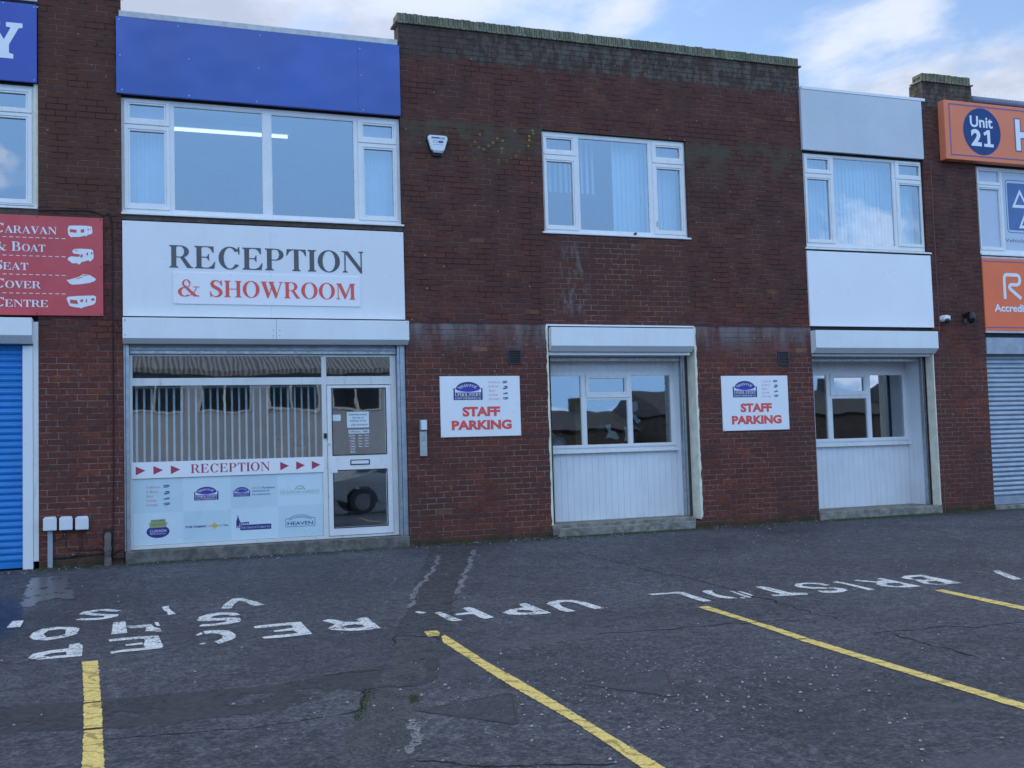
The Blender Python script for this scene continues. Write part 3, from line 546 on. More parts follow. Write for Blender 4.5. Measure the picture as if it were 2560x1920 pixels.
GROUND = '''{"L":{"far I":[[[[8.078,-5.093],[8.139,-5.125],[7.913,-5.626],[7.814,-5.619],[7.896,-5.431],[7.981,-5.25]]]],"BRISTOL B":[[[[6.991,-5.049],[7.102,-4.964],[7.291,-4.983],[7.276,-5.562],[7.088,-5.551],[6.985,-5.526],[6.934,-5.427],[6.979,-5.273],[7.02,-5.204],[6.981,-5.137]],[[7.072,-5.076],[7.2,-5.064],[7.167,-5.242],[7.086,-5.254],[7.025,-5.191]],[[7.036,-5.34],[7.146,-5.346],[7.128,-5.514],[7.019,-5.515],[6.99,-5.449]]]],"BRISTOL R":[[[[6.498,-4.961],[6.551,-4.958],[6.635,-5.154],[6.643,-5.113],[6.766,-5.086],[6.739,-4.994],[6.81,-4.969],[6.808,-5.535],[6.66,-5.542],[6.548,-5.471],[6.502,-5.362],[6.525,-5.259],[6.588,-5.189],[6.537,-5.103],[6.491,-5.018]],[[6.607,-5.287],[6.671,-5.247],[6.751,-5.303],[6.709,-5.426],[6.624,-5.439],[6.579,-5.359]]]],"BRISTOL I":[[[[6.248,-4.967],[6.317,-4.95],[6.332,-4.996],[6.323,-5.493],[6.245,-5.5],[6.257,-5.348],[6.272,-5.091]]]],"BRISTOL S":[[[[6.123,-5.102],[6.052,-5.108],[6.059,-5.032],[6.002,-4.958],[5.924,-4.947],[5.863,-5.025],[5.897,-5.121],[6.064,-5.221],[6.109,-5.314],[6.083,-5.417],[5.978,-5.478],[5.873,-5.477],[5.803,-5.429],[5.816,-5.315],[5.866,-5.327],[5.92,-5.381],[5.99,-5.383],[6.031,-5.329],[5.968,-5.269],[5.847,-5.207],[5.785,-5.077],[5.81,-4.976],[5.89,-4.893],[6.001,-4.891],[6.113,-4.957]]]],"BRISTOL T":[[[[5.451,-4.878],[5.514,-4.87],[5.545,-4.961],[5.547,-5.298],[5.671,-5.375],[5.63,-5.452],[5.533,-5.435],[5.401,-5.412],[5.399,-5.419],[5.308,-5.391],[5.321,-5.353],[5.329,-5.311],[5.411,-5.344],[5.432,-5.3],[5.436,-5.052]]]],"BRISTOL O":[[[[4.883,-4.864],[4.946,-4.835],[4.995,-4.874],[4.952,-4.933],[4.912,-5.067],[4.924,-5.178],[4.972,-5.278],[4.97,-5.344],[4.899,-5.321],[4.843,-5.235],[4.852,-5.037]]],[[[5.105,-4.979],[5.135,-5.003],[5.108,-5.347],[5.075,-5.362],[5.06,-5.301]]],[[[5.166,-5.024],[5.196,-5.034],[5.173,-5.277],[5.145,-5.29],[5.142,-5.207]]],[[[4.982,-5.35],[5.021,-5.312],[5.043,-5.358],[5.005,-5.387]]]],"BRISTOL L":[[[[4.377,-4.771],[4.481,-4.787],[4.594,-4.797],[4.657,-4.782],[4.713,-4.825],[4.698,-5.004],[4.702,-5.351],[4.618,-5.351],[4.61,-5.161],[4.624,-5.012],[4.623,-4.888],[4.59,-4.862],[4.481,-4.862],[4.386,-4.85]]]],"UPHOLSTERY U":[[[[3.352,-4.837],[3.409,-4.75],[3.517,-4.707],[3.633,-4.755],[3.689,-4.901],[3.719,-5.249],[3.621,-5.254],[3.61,-5.12],[3.601,-4.936],[3.564,-4.812],[3.486,-4.826],[3.452,-4.887],[3.422,-5.026],[3.445,-5.268],[3.368,-5.278],[3.339,-5.182],[3.349,-4.989]]]],"UPHOLSTERY P":[[[[2.863,-5.052],[2.967,-4.949],[3.109,-4.91],[3.125,-4.749],[3.202,-4.709],[3.227,-5.26],[3.12,-5.264],[2.95,-5.227],[2.88,-5.146]],[[2.988,-5.032],[3.046,-5.012],[3.113,-5.061],[3.124,-5.133],[3.063,-5.17],[2.991,-5.116]]]],"UPHOLSTERY H":[[[[2.34,-4.808],[2.395,-4.787],[2.426,-4.969],[2.43,-5.063],[2.459,-5.234],[2.379,-5.239],[2.347,-5.157],[2.348,-4.954]]],[[[2.474,-4.945],[2.571,-4.922],[2.614,-4.919],[2.619,-4.726],[2.665,-4.674],[2.707,-4.73],[2.73,-5.233],[2.642,-5.266],[2.622,-5.18],[2.621,-5.027],[2.578,-5.006],[2.477,-5.017]]]],"UPHOLSTERY O":[[[[2.202,-4.692],[2.235,-4.674],[2.282,-4.765],[2.245,-4.795],[2.211,-4.768]]]],"lower R":[[[[1.402,-4.743],[1.454,-4.689],[1.503,-4.734],[1.56,-4.864],[1.632,-4.913],[1.685,-4.924],[1.671,-4.801],[1.72,-4.751],[1.774,-4.763],[1.78,-5.254],[1.69,-5.285],[1.552,-5.272],[1.459,-5.201],[1.405,-5.148],[1.398,-5.078],[1.422,-5.021],[1.474,-4.95],[1.437,-4.818]],[[1.508,-5.063],[1.549,-5.028],[1.613,-5.009],[1.673,-5.055],[1.674,-5.149],[1.61,-5.172],[1.537,-5.145]]]],"lower E":[[[[0.85,-4.758],[0.868,-4.725],[1.007,-4.708],[1.156,-4.696],[1.234,-4.71],[1.243,-5.252],[1.154,-5.266],[0.984,-5.285],[0.881,-5.267],[0.865,-5.203],[0.97,-5.173],[1.149,-5.169],[1.124,-5.039],[1.061,-5.048],[0.982,-5.037],[0.979,-4.982],[1.053,-4.965],[1.144,-4.928],[1.14,-4.815],[1.072,-4.81],[0.92,-4.833],[0.858,-4.825]]]],"stray V":[[[[0.669,-3.765],[0.713,-3.544],[0.807,-3.267],[0.856,-3.246],[0.891,-3.264],[0.99,-3.498],[1.054,-3.741],[0.968,-3.763],[0.931,-3.67],[0.897,-3.486],[0.861,-3.399],[0.805,-3.541],[0.76,-3.779],[0.714,-3.797]]]],"stray S":[[[[0.804,-4.152],[0.733,-4.176],[0.699,-4.115],[0.649,-4.082],[0.585,-4.117],[0.552,-4.188],[0.61,-4.231],[0.68,-4.242],[0.744,-4.268],[0.783,-4.315],[0.788,-4.402],[0.767,-4.489],[0.68,-4.541],[0.565,-4.565],[0.461,-4.554],[0.44,-4.531],[0.466,-4.464],[0.561,-4.483],[0.646,-4.443],[0.678,-4.39],[0.639,-4.352],[0.533,-4.333],[0.466,-4.306],[0.434,-4.243],[0.467,-4.103],[0.544,-3.994],[0.648,-3.962],[0.769,-4.03]]]],"stray C":[[[[0.459,-4.77],[0.508,-4.756],[0.574,-4.762],[0.65,-4.817],[0.676,-4.924],[0.689,-5.027],[0.676,-5.139],[0.641,-5.203],[0.544,-5.321],[0.531,-5.264],[0.511,-5.221],[0.55,-5.172],[0.583,-5.118],[0.592,-5.004],[0.572,-4.918],[0.514,-4.875],[0.47,-4.886]]],[[[0.398,-4.888],[0.443,-4.807],[0.455,-4.879],[0.415,-4.932]]],[[[0.401,-5.258],[0.45,-5.226],[0.454,-5.272],[0.413,-5.308]]]],"stray apostrophe":[[[[0.177,-3.424],[0.24,-3.38],[0.236,-3.534],[0.263,-3.719],[0.285,-3.866],[0.22,-3.879],[0.215,-3.711],[0.188,-3.605]]]],"lower H":[[[[-0.219,-4.044],[-0.121,-4.019],[-0.116,-4.236],[-0.104,-4.562],[-0.221,-4.57]]],[[[-0.11,-4.256],[0.025,-4.269],[0.075,-4.258],[0.1,-4.41],[0.145,-4.5],[0.151,-4.652],[0.097,-4.593],[0.032,-4.562],[0.039,-4.397],[-0.097,-4.366]]],[[[0.103,-4.183],[0.138,-4.218],[0.144,-4.38],[0.118,-4.367]]]],"second E":[[[[-0.241,-4.78],[-0.143,-4.756],[0.023,-4.76],[0.126,-4.784],[0.153,-5.231],[0.136,-5.28],[0.036,-5.302],[-0.135,-5.299],[-0.201,-5.327],[-0.213,-5.254],[-0.115,-5.217],[0.024,-5.213],[0.016,-5.095],[0.027,-4.968],[0.02,-4.858],[-0.087,-4.853],[-0.222,-4.864]]],[[[-0.112,-5.034],[0.006,-5.008],[0.016,-5.08],[-0.106,-5.095]]]],"stray small S":[[[[-0.163,-3.448],[-0.206,-3.496],[-0.276,-3.449],[-0.341,-3.376],[-0.426,-3.448],[-0.348,-3.534],[-0.253,-3.605],[-0.185,-3.646],[-0.186,-3.731],[-0.248,-3.808],[-0.349,-3.852],[-0.44,-3.827],[-0.529,-3.764],[-0.487,-3.71],[-0.371,-3.748],[-0.305,-3.75],[-0.295,-3.662],[-0.389,-3.605],[-0.511,-3.478],[-0.485,-3.37],[-0.369,-3.292],[-0.267,-3.322]]]],"lower O":[[[[-0.824,-4.393],[-0.815,-4.22],[-0.755,-4.072],[-0.644,-4.032],[-0.525,-4.1],[-0.469,-4.186],[-0.479,-4.43],[-0.556,-4.537],[-0.681,-4.601],[-0.783,-4.521]],[[-0.73,-4.31],[-0.702,-4.175],[-0.625,-4.145],[-0.572,-4.188],[-0.565,-4.389],[-0.615,-4.468],[-0.69,-4.472],[-0.714,-4.382]]]],"lower P":[[[[-0.761,-5.223],[-0.735,-5.076],[-0.639,-5.012],[-0.505,-4.986],[-0.51,-4.845],[-0.443,-4.819],[-0.412,-4.921],[-0.398,-5.314],[-0.537,-5.314],[-0.685,-5.31]],[[-0.666,-5.184],[-0.611,-5.113],[-0.515,-5.112],[-0.503,-5.225],[-0.573,-5.227],[-0.633,-5.22]]]],"small dash":[[[[-1.04,-3.893],[-1.029,-3.569],[-0.939,-3.583],[-0.937,-3.901]]]]},"Y":{"a":[[[-0.388,-5.511],[-0.286,-5.519],[-0.226,-6.694],[-0.321,-6.692]],[[-0.322,-6.719],[-0.223,-6.717],[-0.202,-7.277],[-0.295,-7.27]],[[-0.294,-7.316],[-0.201,-7.319],[-0.166,-8.078],[-0.269,-8.034]]],"b":[[[2.056,-5.532],[2.158,-5.547],[2.149,-5.664],[2.117,-5.743],[2.036,-5.742]],[[2.13,-5.773],[2.169,-5.721],[2.18,-6.582],[2.097,-6.611],[2.083,-5.976]],[[2.093,-6.621],[2.177,-6.592],[2.186,-6.888],[2.206,-7.135],[2.228,-7.675],[2.241,-8.334],[2.263,-9.083],[2.168,-9.085],[2.169,-8.257],[2.114,-7.391]]],"c":[[[4.439,-5.556],[4.545,-5.547],[4.536,-6.312],[4.466,-6.314]],[[4.458,-6.335],[4.53,-6.329],[4.537,-6.465],[4.458,-6.584]],[[4.544,-6.454],[4.531,-6.988],[4.438,-6.979],[4.458,-6.584]],[[4.429,-6.992],[4.526,-7.008],[4.562,-8.938],[4.465,-9.031]]],"d":[[[6.747,-5.773],[6.847,-5.752],[6.819,-6.817],[6.69,-6.94]]]},"M":{"coverA":[[2.514,-7.436],[3.002,-7.412],[3.134,-7.512],[2.955,-7.933],[2.846,-7.967],[2.523,-7.592]],"coverB":[[1.488,-7.624],[1.755,-7.53],[2.038,-7.603],[2.05,-7.785],[1.938,-8.096],[1.843,-8.112],[1.746,-8.027],[1.505,-7.734]],"patch":[[[3.502,-0.372],[2.886,-2.548]]],"sealL":[[3.431,-1.115],[3.023,-2.331],[2.844,-2.704],[2.515,-3.542],[2.338,-4.035],[2.216,-4.498]],"sealR":[[3.981,-0.779],[3.541,-1.987],[3.195,-2.806],[3.195,-2.889],[2.95,-3.531],[2.791,-3.982]],"seal3":[[1.382,-7.814],[1.325,-8.149],[1.249,-8.398]],"moss1":[[1.31,-7.085],[1.208,-7.407],[1.096,-7.734]],"moss2":[[1.517,-7.353],[1.472,-7.499]],"crack1":[[4.995,-1.613],[5.044,-2.477],[5.064,-3.228],[5.133,-3.877],[5.159,-3.926],[5.198,-4.455],[5.159,-5.526],[5.176,-5.501],[5.134,-6.067],[5.154,-6.493]],"crack2":[[3.182,-6.207],[3.374,-6.205],[3.648,-6.241],[4.026,-6.277],[4.479,-6.294],[4.728,-6.337],[4.995,-6.415]],"crack3":[[5.05,-7.034],[5.536,-7.081],[5.988,-7.179],[6.324,-7.194]],"crack4":[[2.469,-4.337],[2.564,-4.417],[2.766,-4.251]],"crack5":[[1.713,-5.909],[1.83,-5.559],[1.912,-5.668],[2.042,-5.754],[2.08,-5.908]],"crack6":[[1.085,-6.619],[1.34,-6.619],[1.455,-6.62]],"crack7":[[1.017,-7.578],[1.152,-7.487],[1.31,-7.085],[1.479,-7.102],[1.621,-7.09]],"crack8":[[5.17,-7.115],[5.148,-7.496],[5.179,-7.94]],"trench":[[1.801,-5.684],[2.08,-5.908],[1.801,-6.584],[1.609,-7.161],[1.497,-7.51],[1.238,-8.506],[0.861,-8.45],[1.096,-7.734],[1.31,-7.085],[1.536,-6.534]],"puddle":[[-1.427,-0.917],[-1.112,-0.615],[-0.69,-0.933],[-0.585,-2.558],[-0.766,-3.329],[-0.911,-3.938],[-1.027,-4.429]],"trenchUp":[[3.502,-0.372],[4.031,-0.672],[2.752,-3.962],[2.262,-5.622],[1.832,-5.512],[2.333,-4.033]]}}'''

# ------------------------------------------------------------------ ground and sky side setting
def gz(y): return .025*max(min(y, 0), -16)
g = MB()
ys = [400, 0, -16, -400]; xs = [-400, 400]
for a, b in zip(ys[:-1], ys[1:]):
    g.add([(-400, a, gz(a)), (400, a, gz(a)), (400, b, gz(b)), (-400, b, gz(b))], [(0, 1, 2, 3)])
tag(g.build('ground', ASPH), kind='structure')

def gpoly(mb, loops, lift=.004, jit=.006, step=.03):
    ls = []
    for l in loops:
        q = []
        for i in range(len(l)):
            a = Vector(l[i]); b = Vector(l[(i+1) % len(l)]); n = max(1, int((b-a).length/step))
            for k in range(n):
                p = a.lerp(b, k/n)
                if jit: p = p + Vector((noise.noise((p.x*55, p.y*55, 1.3)), noise.noise((p.x*55, p.y*55, 7.7))))*jit
                q.append(p)
        ls.append(q)
    tr = tessellate_polygon([[Vector((p.x, p.y, 0)) for p in l] for l in ls])
    mb.add([(p.x, p.y, gz(p.y)+lift) for l in ls for p in l], [tuple(t) for t in tr])
GD = json.loads(GROUND)
def centre(polys):
    ps = [p for q in polys for p in q[0]]; cx = sum(p[0] for p in ps)/len(ps); cy = sum(p[1] for p in ps)/len(ps); return cx, cy
def paint_word(name, label, letters, nms, group='white stencilled words on the tarmac'):
    polys = [p for k in letters for p in GD['L'][k]]; cx, cy = centre(polys)
    t = thing(name, label, 'road marking', (cx, cy, gz(cy)), group)
    for k, nm in zip(letters, nms):
        a = MB()
        for i, p in enumerate(GD['L'][k]): gpoly(a, p, .004+.0008*i, .004, .014)
        a.build(nm, PAINT_W, t)
def paint_one(name, label, key, group='stray white stencilled characters on the tarmac'):
    a = MB()
    for i, p in enumerate(GD['L'][key]): gpoly(a, p, .0045+.0008*i, .004, .014)
    o = a.build(name, PAINT_W); tag(o, label, 'road marking', group)
paint_word('painted_word', 'white stencilled word BRISTOL painted upside down on the tarmac', ['BRISTOL '+c for c in 'BRISTOL'], ['letter']*7)
paint_word('painted_word', 'worn white stencilled letters UPH painted upside down beside the short yellow dab', ['UPHOLSTERY '+c for c in 'UPHO'], ['letter']*4)
paint_word('painted_word', 'chipped white letters RE painted upside down left of the broken yellow line', ['lower R', 'lower E'], ['letter']*2)
paint_one('painted_letter', 'lone slanted white stencilled stroke at the far right beyond the word BRISTOL', 'far I')
paint_one('painted_letter', 'white stencilled V lying nearest to the reception step', 'stray V')
paint_one('painted_letter', 'white stencilled S just below the V', 'stray S')
paint_one('painted_letter', 'broken white stencilled C with a detached chip below the S', 'stray C')
paint_one('painted_letter', 'small hatched white apostrophe mark left of the S', 'stray apostrophe')
paint_one('painted_letter', 'chipped white stencilled H with a heavy left leg', 'lower H')
paint_one('painted_letter', 'white stencilled E with a solid right stem below the H', 'second E')
paint_one('painted_letter', 'thin white stencilled S above the big O near the puddle', 'stray small S')
paint_one('painted_letter', 'oval white stencilled O above the P', 'lower O')
paint_one('painted_letter', 'white stencilled P just above the leftmost yellow line', 'lower P')
paint_one('painted_letter', 'small solid white block at the edge of the puddle', 'small dash')

for k, lab in (('a', 'thick yellow bay line running down the left of the car park below the letter P'), ('b', 'broken yellow bay line with a separate short dab at its far end'),
               ('c', 'long thin yellow bay line starting below the word BRISTOL'), ('d', 'short yellow bay line at the far right edge below the letter B')):
    a = MB()
    for p in GD['Y'][k]: gpoly(a, [p], .004, .009, .018)
    tag(a.build('bay_line', PAINT_Y), lab, 'road marking', 'yellow parking bay lines')

def strip(mb, pts, w0, lift=.003, jit=.03):
    P_ = []
    for i in range(len(pts)-1):
        a = Vector(pts[i]); b = Vector(pts[i+1]); n = max(2, int((b-a).length/.05))
        for k in range(n): P_.append(a.lerp(b, k/n))
    P_.append(Vector(pts[-1])); L = []; Q = []
    for i, p in enumerate(P_):
        a = P_[max(i-1, 0)]; b = P_[min(i+1, len(P_)-1)]; t = (b-a).normalized(); nrm = Vector((-t.y, t.x))
        off = noise.noise((p.x*5, p.y*5, 3))*jit + noise.noise((p.x*19, p.y*19, 3))*jit*.4
        wd = w0*(.55+.9*abs(noise.noise((p.x*9, p.y*9, 9))))
        if i in (0, len(P_)-1): wd *= .2
        L.append(p+nrm*(off+wd)); Q.append(p+nrm*(off-wd))
    vs = [(q.x, q.y, gz(q.y)+lift) for q in L+Q]; n = len(L)
    mb.add(vs, [(i, i+1, n+i+1, n+i) for i in range(n-1)])
M_ = GD['M']
for k, wd in (('sealL', .03), ('sealR', .034), ('seal3', .04)):
    a = MB(); strip(a, M_[k], wd, .0035, .05); tag(a.build('crack_sealant_strip', SEAL), kind='structure')
a = MB()
for k in ('crack1', 'crack2', 'crack3', 'crack4', 'crack5', 'crack6', 'crack7', 'crack8'): strip(a, M_[k], .009, .0028, .07)
strip(a, [(-.2, -7.5), (.6, -7.62), (1.0, -7.58)], .006, .0028, .05)
strip(a, [(1.2, -8.5), (1.6, -8.75), (2.1, -8.9)], .010, .0028, .06)
tag(a.build('tarmac_cracks', CRACK), kind='structure')

# coarse stony trench patches
TR = worn('coarse_patch', (.105, .103, .110), .47, 26.0, .85, .10)
a = MB(); gpoly(a, [M_['trench']], .0015, .05, .08); tag(a.build('trench_patch', TR), kind='structure')
TR2 = worn('smooth_patch', (.085, .082, .088), .46, 9.0, .8, .14)
mt, N = newmat('smooth_band'); P_n = pos(N)
k_ = N.ss(N.noise(P_n, 26.0, 4), .3, .7, .75, 1.25)
bsd = N.n('ShaderNodeBsdfPrincipled', {'Base Color': N.n('ShaderNodeVectorMath', {0: (.062, .060, .066), 1: N.xyz(k_, k_, k_)}, operation='MULTIPLY').outputs[0], 'Roughness': .7, 'Alpha': N.m('MULTIPLY', N.ss(N.noise(P_n, 3.0, 6, .65), .36, .50), .85)})
N.n('ShaderNodeOutputMaterial', {0: bsd.outputs[0]})
a = MB(); gpoly(a, [[[-0.913, -6.537], [-0.326, -6.64], [0.327, -6.695], [0.812, -6.737], [1.085, -6.617], [1.546, -6.492], [1.943, -6.392], [1.749, -7.034], [1.617, -7.104], [1.312, -7.07], [0.997, -7.158], [0.739, -7.322], [0.178, -7.339], [-0.295, -7.283], [-0.835, -7.131]]], .0012, .03, .05); tag(a.build('smooth_tarmac_band', mt), kind='structure')
a = MB(); gpoly(a, [M_['trenchUp']], .0015, .04, .08); tag(a.build('tarmac_patch', TR2), kind='structure')
mt, N = newmat('wet_reflection_tint'); P_n = pos(N)  # pale base colour stands for a bright reflection on the wet tarmac
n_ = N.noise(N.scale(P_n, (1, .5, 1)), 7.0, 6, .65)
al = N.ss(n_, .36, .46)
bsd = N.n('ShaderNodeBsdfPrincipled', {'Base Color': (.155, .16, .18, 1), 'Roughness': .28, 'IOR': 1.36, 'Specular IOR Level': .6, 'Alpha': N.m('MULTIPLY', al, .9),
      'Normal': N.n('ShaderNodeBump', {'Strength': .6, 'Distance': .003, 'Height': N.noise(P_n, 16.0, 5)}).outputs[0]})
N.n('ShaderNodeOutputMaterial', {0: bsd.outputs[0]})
a = MB(); gpoly(a, [[[-1.131, -0.796], [-0.744, -0.809], [-0.699, -1.851], [-0.61, -2.096], [-0.599, -2.587], [-0.772, -2.428], [-0.913, -2.571], [-0.954, -2.888], [-1.075, -2.828], [-1.056, -2.429], [-1.108, -1.6]]], .0045, .05, .05); tag(a.build('painted_reflection_film', mt), kind='structure')
mt, N = newmat('dark_wet'); P_n = pos(N); s_ = N.n('ShaderNodeSeparateXYZ', {0: P_n})
ddx = N.m('DIVIDE', N.m('ADD', s_.outputs[0], 1.42), .62); ddy = N.m('DIVIDE', N.m('ADD', s_.outputs[1], 3.5), 1.7)
rad = N.m('SQRT', N.m('ADD', N.m('MULTIPLY', ddx, ddx), N.m('MULTIPLY', ddy, ddy)))
al = N.ss(N.m('ADD', rad, N.m('MULTIPLY', N.m('SUBTRACT', N.noise(P_n, 3.0, 6, .65), .5), .7)), 1.0, .55)
bsd = N.n('ShaderNodeBsdfPrincipled', {'Base Color': (.03, .032, .04, 1), 'Roughness': .12, 'IOR': 1.36, 'Specular IOR Level': .5, 'Alpha': N.m('MULTIPLY', al, .4),
      'Normal': N.n('ShaderNodeBump', {'Strength': .7, 'Distance': .003, 'Height': N.noise(P_n, 11.0, 4)}).outputs[0]})
N.n('ShaderNodeOutputMaterial', {0: bsd.outputs[0]})
a = MB(); a.add([(-2.6, -1.6, gz(-1.6)+.003), (-.5, -1.6, gz(-1.6)+.003), (-.5, -5.6, gz(-5.6)+.003), (-2.6, -5.6, gz(-5.6)+.003)], [(0, 1, 2, 3)])
tag(a.build('puddle', mt), kind='structure')

# loose stones: nobody could count them
a = MB(); rs = random.Random(3)
for i in range(1150):
    x = rs.uniform(-3, 11); y = -rs.uniform(.15, 11.2)
    if rs.random() < .35: x = rs.gauss(2.9, .9); y = rs.gauss(-8.0, .7)
    elif rs.random() < .45: y = -abs(rs.gauss(.1, .14))-.03
    s0 = rs.choice([.004, .005, .006, .007, .009, .012]); z = gz(y)+s0*.5
    vs = [(x+dx*s0*rs.uniform(.6, 1.3), y+dy*s0*rs.uniform(.6, 1.3), z+dz*s0*rs.uniform(.5, .9)) for dx, dy, dz in ((1, 0, 0), (-1, 0, 0), (0, 1, 0), (0, -1, 0), (0, 0, 1), (0, 0, -1))]
    a.add(vs, [(0, 2, 4), (2, 1, 4), (1, 3, 4), (3, 0, 4), (2, 0, 5), (1, 2, 5), (3, 1, 5), (0, 3, 5)])
STONE = mat('loose_stone', (.42, .41, .40), .8, .5, 30)
tag(a.build('loose_stones', STONE), kind='stuff', label='pale loose stones and grit scattered over the tarmac', cat='gravel')

LEAF = mat('dead_leaf', (.13, .065, .03), .8, .4, 40)
a = MB(); rs = random.Random(21)
for i in range(90):
    x = rs.uniform(-1, 12.5); y = -abs(rs.gauss(.12, .25))-.04 if i < 60 else -rs.uniform(3, 10.5); z = gz(y)+.004; an = rs.uniform(0, 6.28); l = rs.uniform(.012, .028)
    c_, s_2 = math.cos(an), math.sin(an)
    pts = [(-l, 0, 0), (-l*.3, l*.45, .006), (l*.5, l*.35, .004), (l, 0, .007), (l*.4, -l*.4, .002), (-l*.4, -l*.4, .005)]
    a.add([(x+p*c_-q*s_2, y+p*s_2+q*c_, z+h_) for p, q, h_ in pts], [(0, 1, 2, 3, 4, 5)])
tag(a.build('dead_leaves', LEAF), kind='stuff', label='small brown dead leaves and litter blown against the wall foot', cat='leaves')

# moss and weeds along the wall foot and in the joints
a = MB(); rs = random.Random(5)
def tuft(x, y, h, n, sp):
    for _ in range(n):
        px = x+rs.gauss(0, sp); py = min(y+rs.gauss(0, sp*.6), -.012) if y > -.5 else y+rs.gauss(0, sp)
        an = rs.uniform(0, 6.28); l = h*rs.uniform(.4, 1.2); b = .004; z = gz(py)
        ex, ey = math.cos(an)*l*.7, math.sin(an)*l*.7
        a.add([(px-b, py, z), (px+b, py, z), (px+ex, min(py+ey, -.01) if y > -.5 else py+ey, z+l)], [(0, 1, 2)])
x = -1.1
while x < 13:
    dens_ = .5+noise.noise((x*1.3, 0, 0))
    if 5.4 < x < 7.6 or 9.8 < x < 12: dens_ += .55
    if 0 < x < 3.3: dens_ -= .15
    if dens_ > .35:
        n = int(26*dens_); yy = -.03 if not (5.42 < x < 7.55) else -.13
        tuft(x, yy, .022, n, .03)
    x += .035
for k in ('moss1', 'moss2'):
    p = M_[k]
    for i in range(len(p)-1):
        for j in range(12):
            q = Vector(p[i]).lerp(Vector(p[i+1]), j/12); tuft(q.x, q.y, .010, 12, .016)
for _ in range(60): tuft(rs.uniform(9.9, 11.9), -rs.uniform(.05, .20), .02, 16, .03)
tag(a.build('moss', MOSS), kind='stuff', label='moss and tiny weeds along the foot of the wall and in cracks', cat='moss')

# triangular chamber covers
def cover(corners, label):
    c = Vector((sum(p[0] for p in corners)/3, sum(p[1] for p in corners)/3)); cz_ = gz(c.y)
    t = thing('chamber_cover', label, 'manhole cover', (c.x, c.y, cz_), 'triangular chamber covers in the tarmac')
    def ring(k, rr=.05, n=5):
        out = []
        for i in range(3):
            p = Vector(corners[i]); a_ = Vector(corners[i-1]); b_ = Vector(corners[(i+1) % 3])
            p = c+(p-c)*k; a_ = c+(a_-c)*k; b_ = c+(b_-c)*k
            s1 = p+(a_-p).normalized()*rr; s2 = p+(b_-p).normalized()*rr
            for j in range(n+1):
                u_ = j/n; out.append(s1*(1-u_)**2 + p*2*u_*(1-u_) + s2*u_*u_)
        return out
    def slab(mb, o_, i_, zt):
        n = len(o_); vs = [(p.x, p.y, gz(p.y)+zt) for p in o_]
        if i_:
            vs += [(p.x, p.y, gz(p.y)+zt) for p in i_]; fs = [(k, (k+1) % n, n+(k+1) % n, n+k) for k in range(n)]
            vs += [(p.x, p.y, gz(p.y)) for p in o_]; fs += [(k, 2*n+k, 2*n+(k+1) % n, (k+1) % n) for k in range(n)]
        else:
            vs += [(p.x, p.y, gz(p.y)) for p in o_]; fs = [tuple(range(n))]+[(k, n+k, n+(k+1) % n, (k+1) % n) for k in range(n)]
        mb.add(vs, fs)
    a = MB(); slab(a, ring(1.0, .07), ring(.935, .062), .006); a.build('frame', CASTI, t)
    a = MB(); slab(a, ring(.922, .06), None, .005)
    a.build('plate', CASTI, t)
    s1 = MB(); inner = ring(.84, .03)
    def inside(p):
        s = None; V3 = [c+(Vector(q)-c)*.84 for q in corners]
        for i in range(3):
            e = V3[(i+1) % 3]-V3[i]; d = p-V3[i]; k = e.x*d.y-e.y*d.x
            if s is None: s = k > 0
            elif (k > 0) != s: return False
        return True
    for i in range(-9, 10):
        for j in range(-9, 10):
            p = c+Vector((i*.058+(j % 2)*.029, j*.048))
            if inside(p):
                vs = []; 
                for zt, rx in ((.005, .020), (.014, .012)):
                    vs += [(p.x+rx*math.cos(q*math.pi/3), p.y+rx*.62*math.sin(q*math.pi/3), gz(p.y)+zt) for q in range(6)]
                s1.add(vs, [(q, (q+1) % 6, 6+(q+1) % 6, 6+q) for q in range(6)]+[(6, 7, 8, 9, 10, 11)])
    s1.build('raised_studs', CASTI, t)
cover([(2.50, -7.48), (3.17, -7.38), (2.90, -8.02)], 'raised stud triangular iron cover right of the broken yellow line')
cover([(1.44, -7.66), (2.08, -7.52), (1.88, -8.16)], 'raised stud triangular iron cover left of the broken yellow line')

# ------------------------------------------------------------------ main building
B = thing('brick_building', 'two storey dark brick workshop block with white upstairs windows and grimy coping', 'building', (5.9, .15, 0))
wl = MB()
WT = .30
wl.plate(-1.118, -.182, -.3, 7.04, 0, WT)                                           # left pier
wl.plate(3.338, 9.735, -.3, 7.035, 0, .225+.0, [(5.382, 7.682, 4.268, 5.728), (5.364, 7.705, .105, 2.957)])
wl.plate(12.056, 13.14, -.3, 6.70, 0, WT)
wl.plate(12.118, 13.14, 6.70, 7.04, 0, WT)
wl.build('wall', BRICK, B)
# soldier-like slab line and the courses that stand a little proud
a = MB(); a.box(3.34, 5.362, -.006, 0, 2.958, 2.966); a.box(7.707, 9.733, -.006, 0, 2.958, 2.966); a.build('slab_joint', DARKG, B)
def coping(x0, x1, z):
    a = MB(); rs_ = random.Random(int(x0*10))
    x = x0
    while x < x1-.02:
        wd = min(.075, x1-x); j = rs_.uniform(-.005, .006); jy = rs_.uniform(-.006, .004)
        a.box(x+.003, x+wd-.003, -.004+jy, .229, z+.028, z+.150+j); x += .075
    a.box(x0+.004, x1-.004, .006, .22, z+.028, z+.138)
    o = a.build('coping', COPE, B, bev=.006)
    b_ = MB(); x = x0-.035
    while x < x1+.03:
        wd = min(.265, x1+.035-x); b_.box(x+.002, x+wd-.002, -.032+rs_.uniform(-.005, .004), .255, z+.001, z+.026+rs_.uniform(-.002, .002)); x += .265
    b_.build('creasing_tiles', COPE, B, bev=.004)
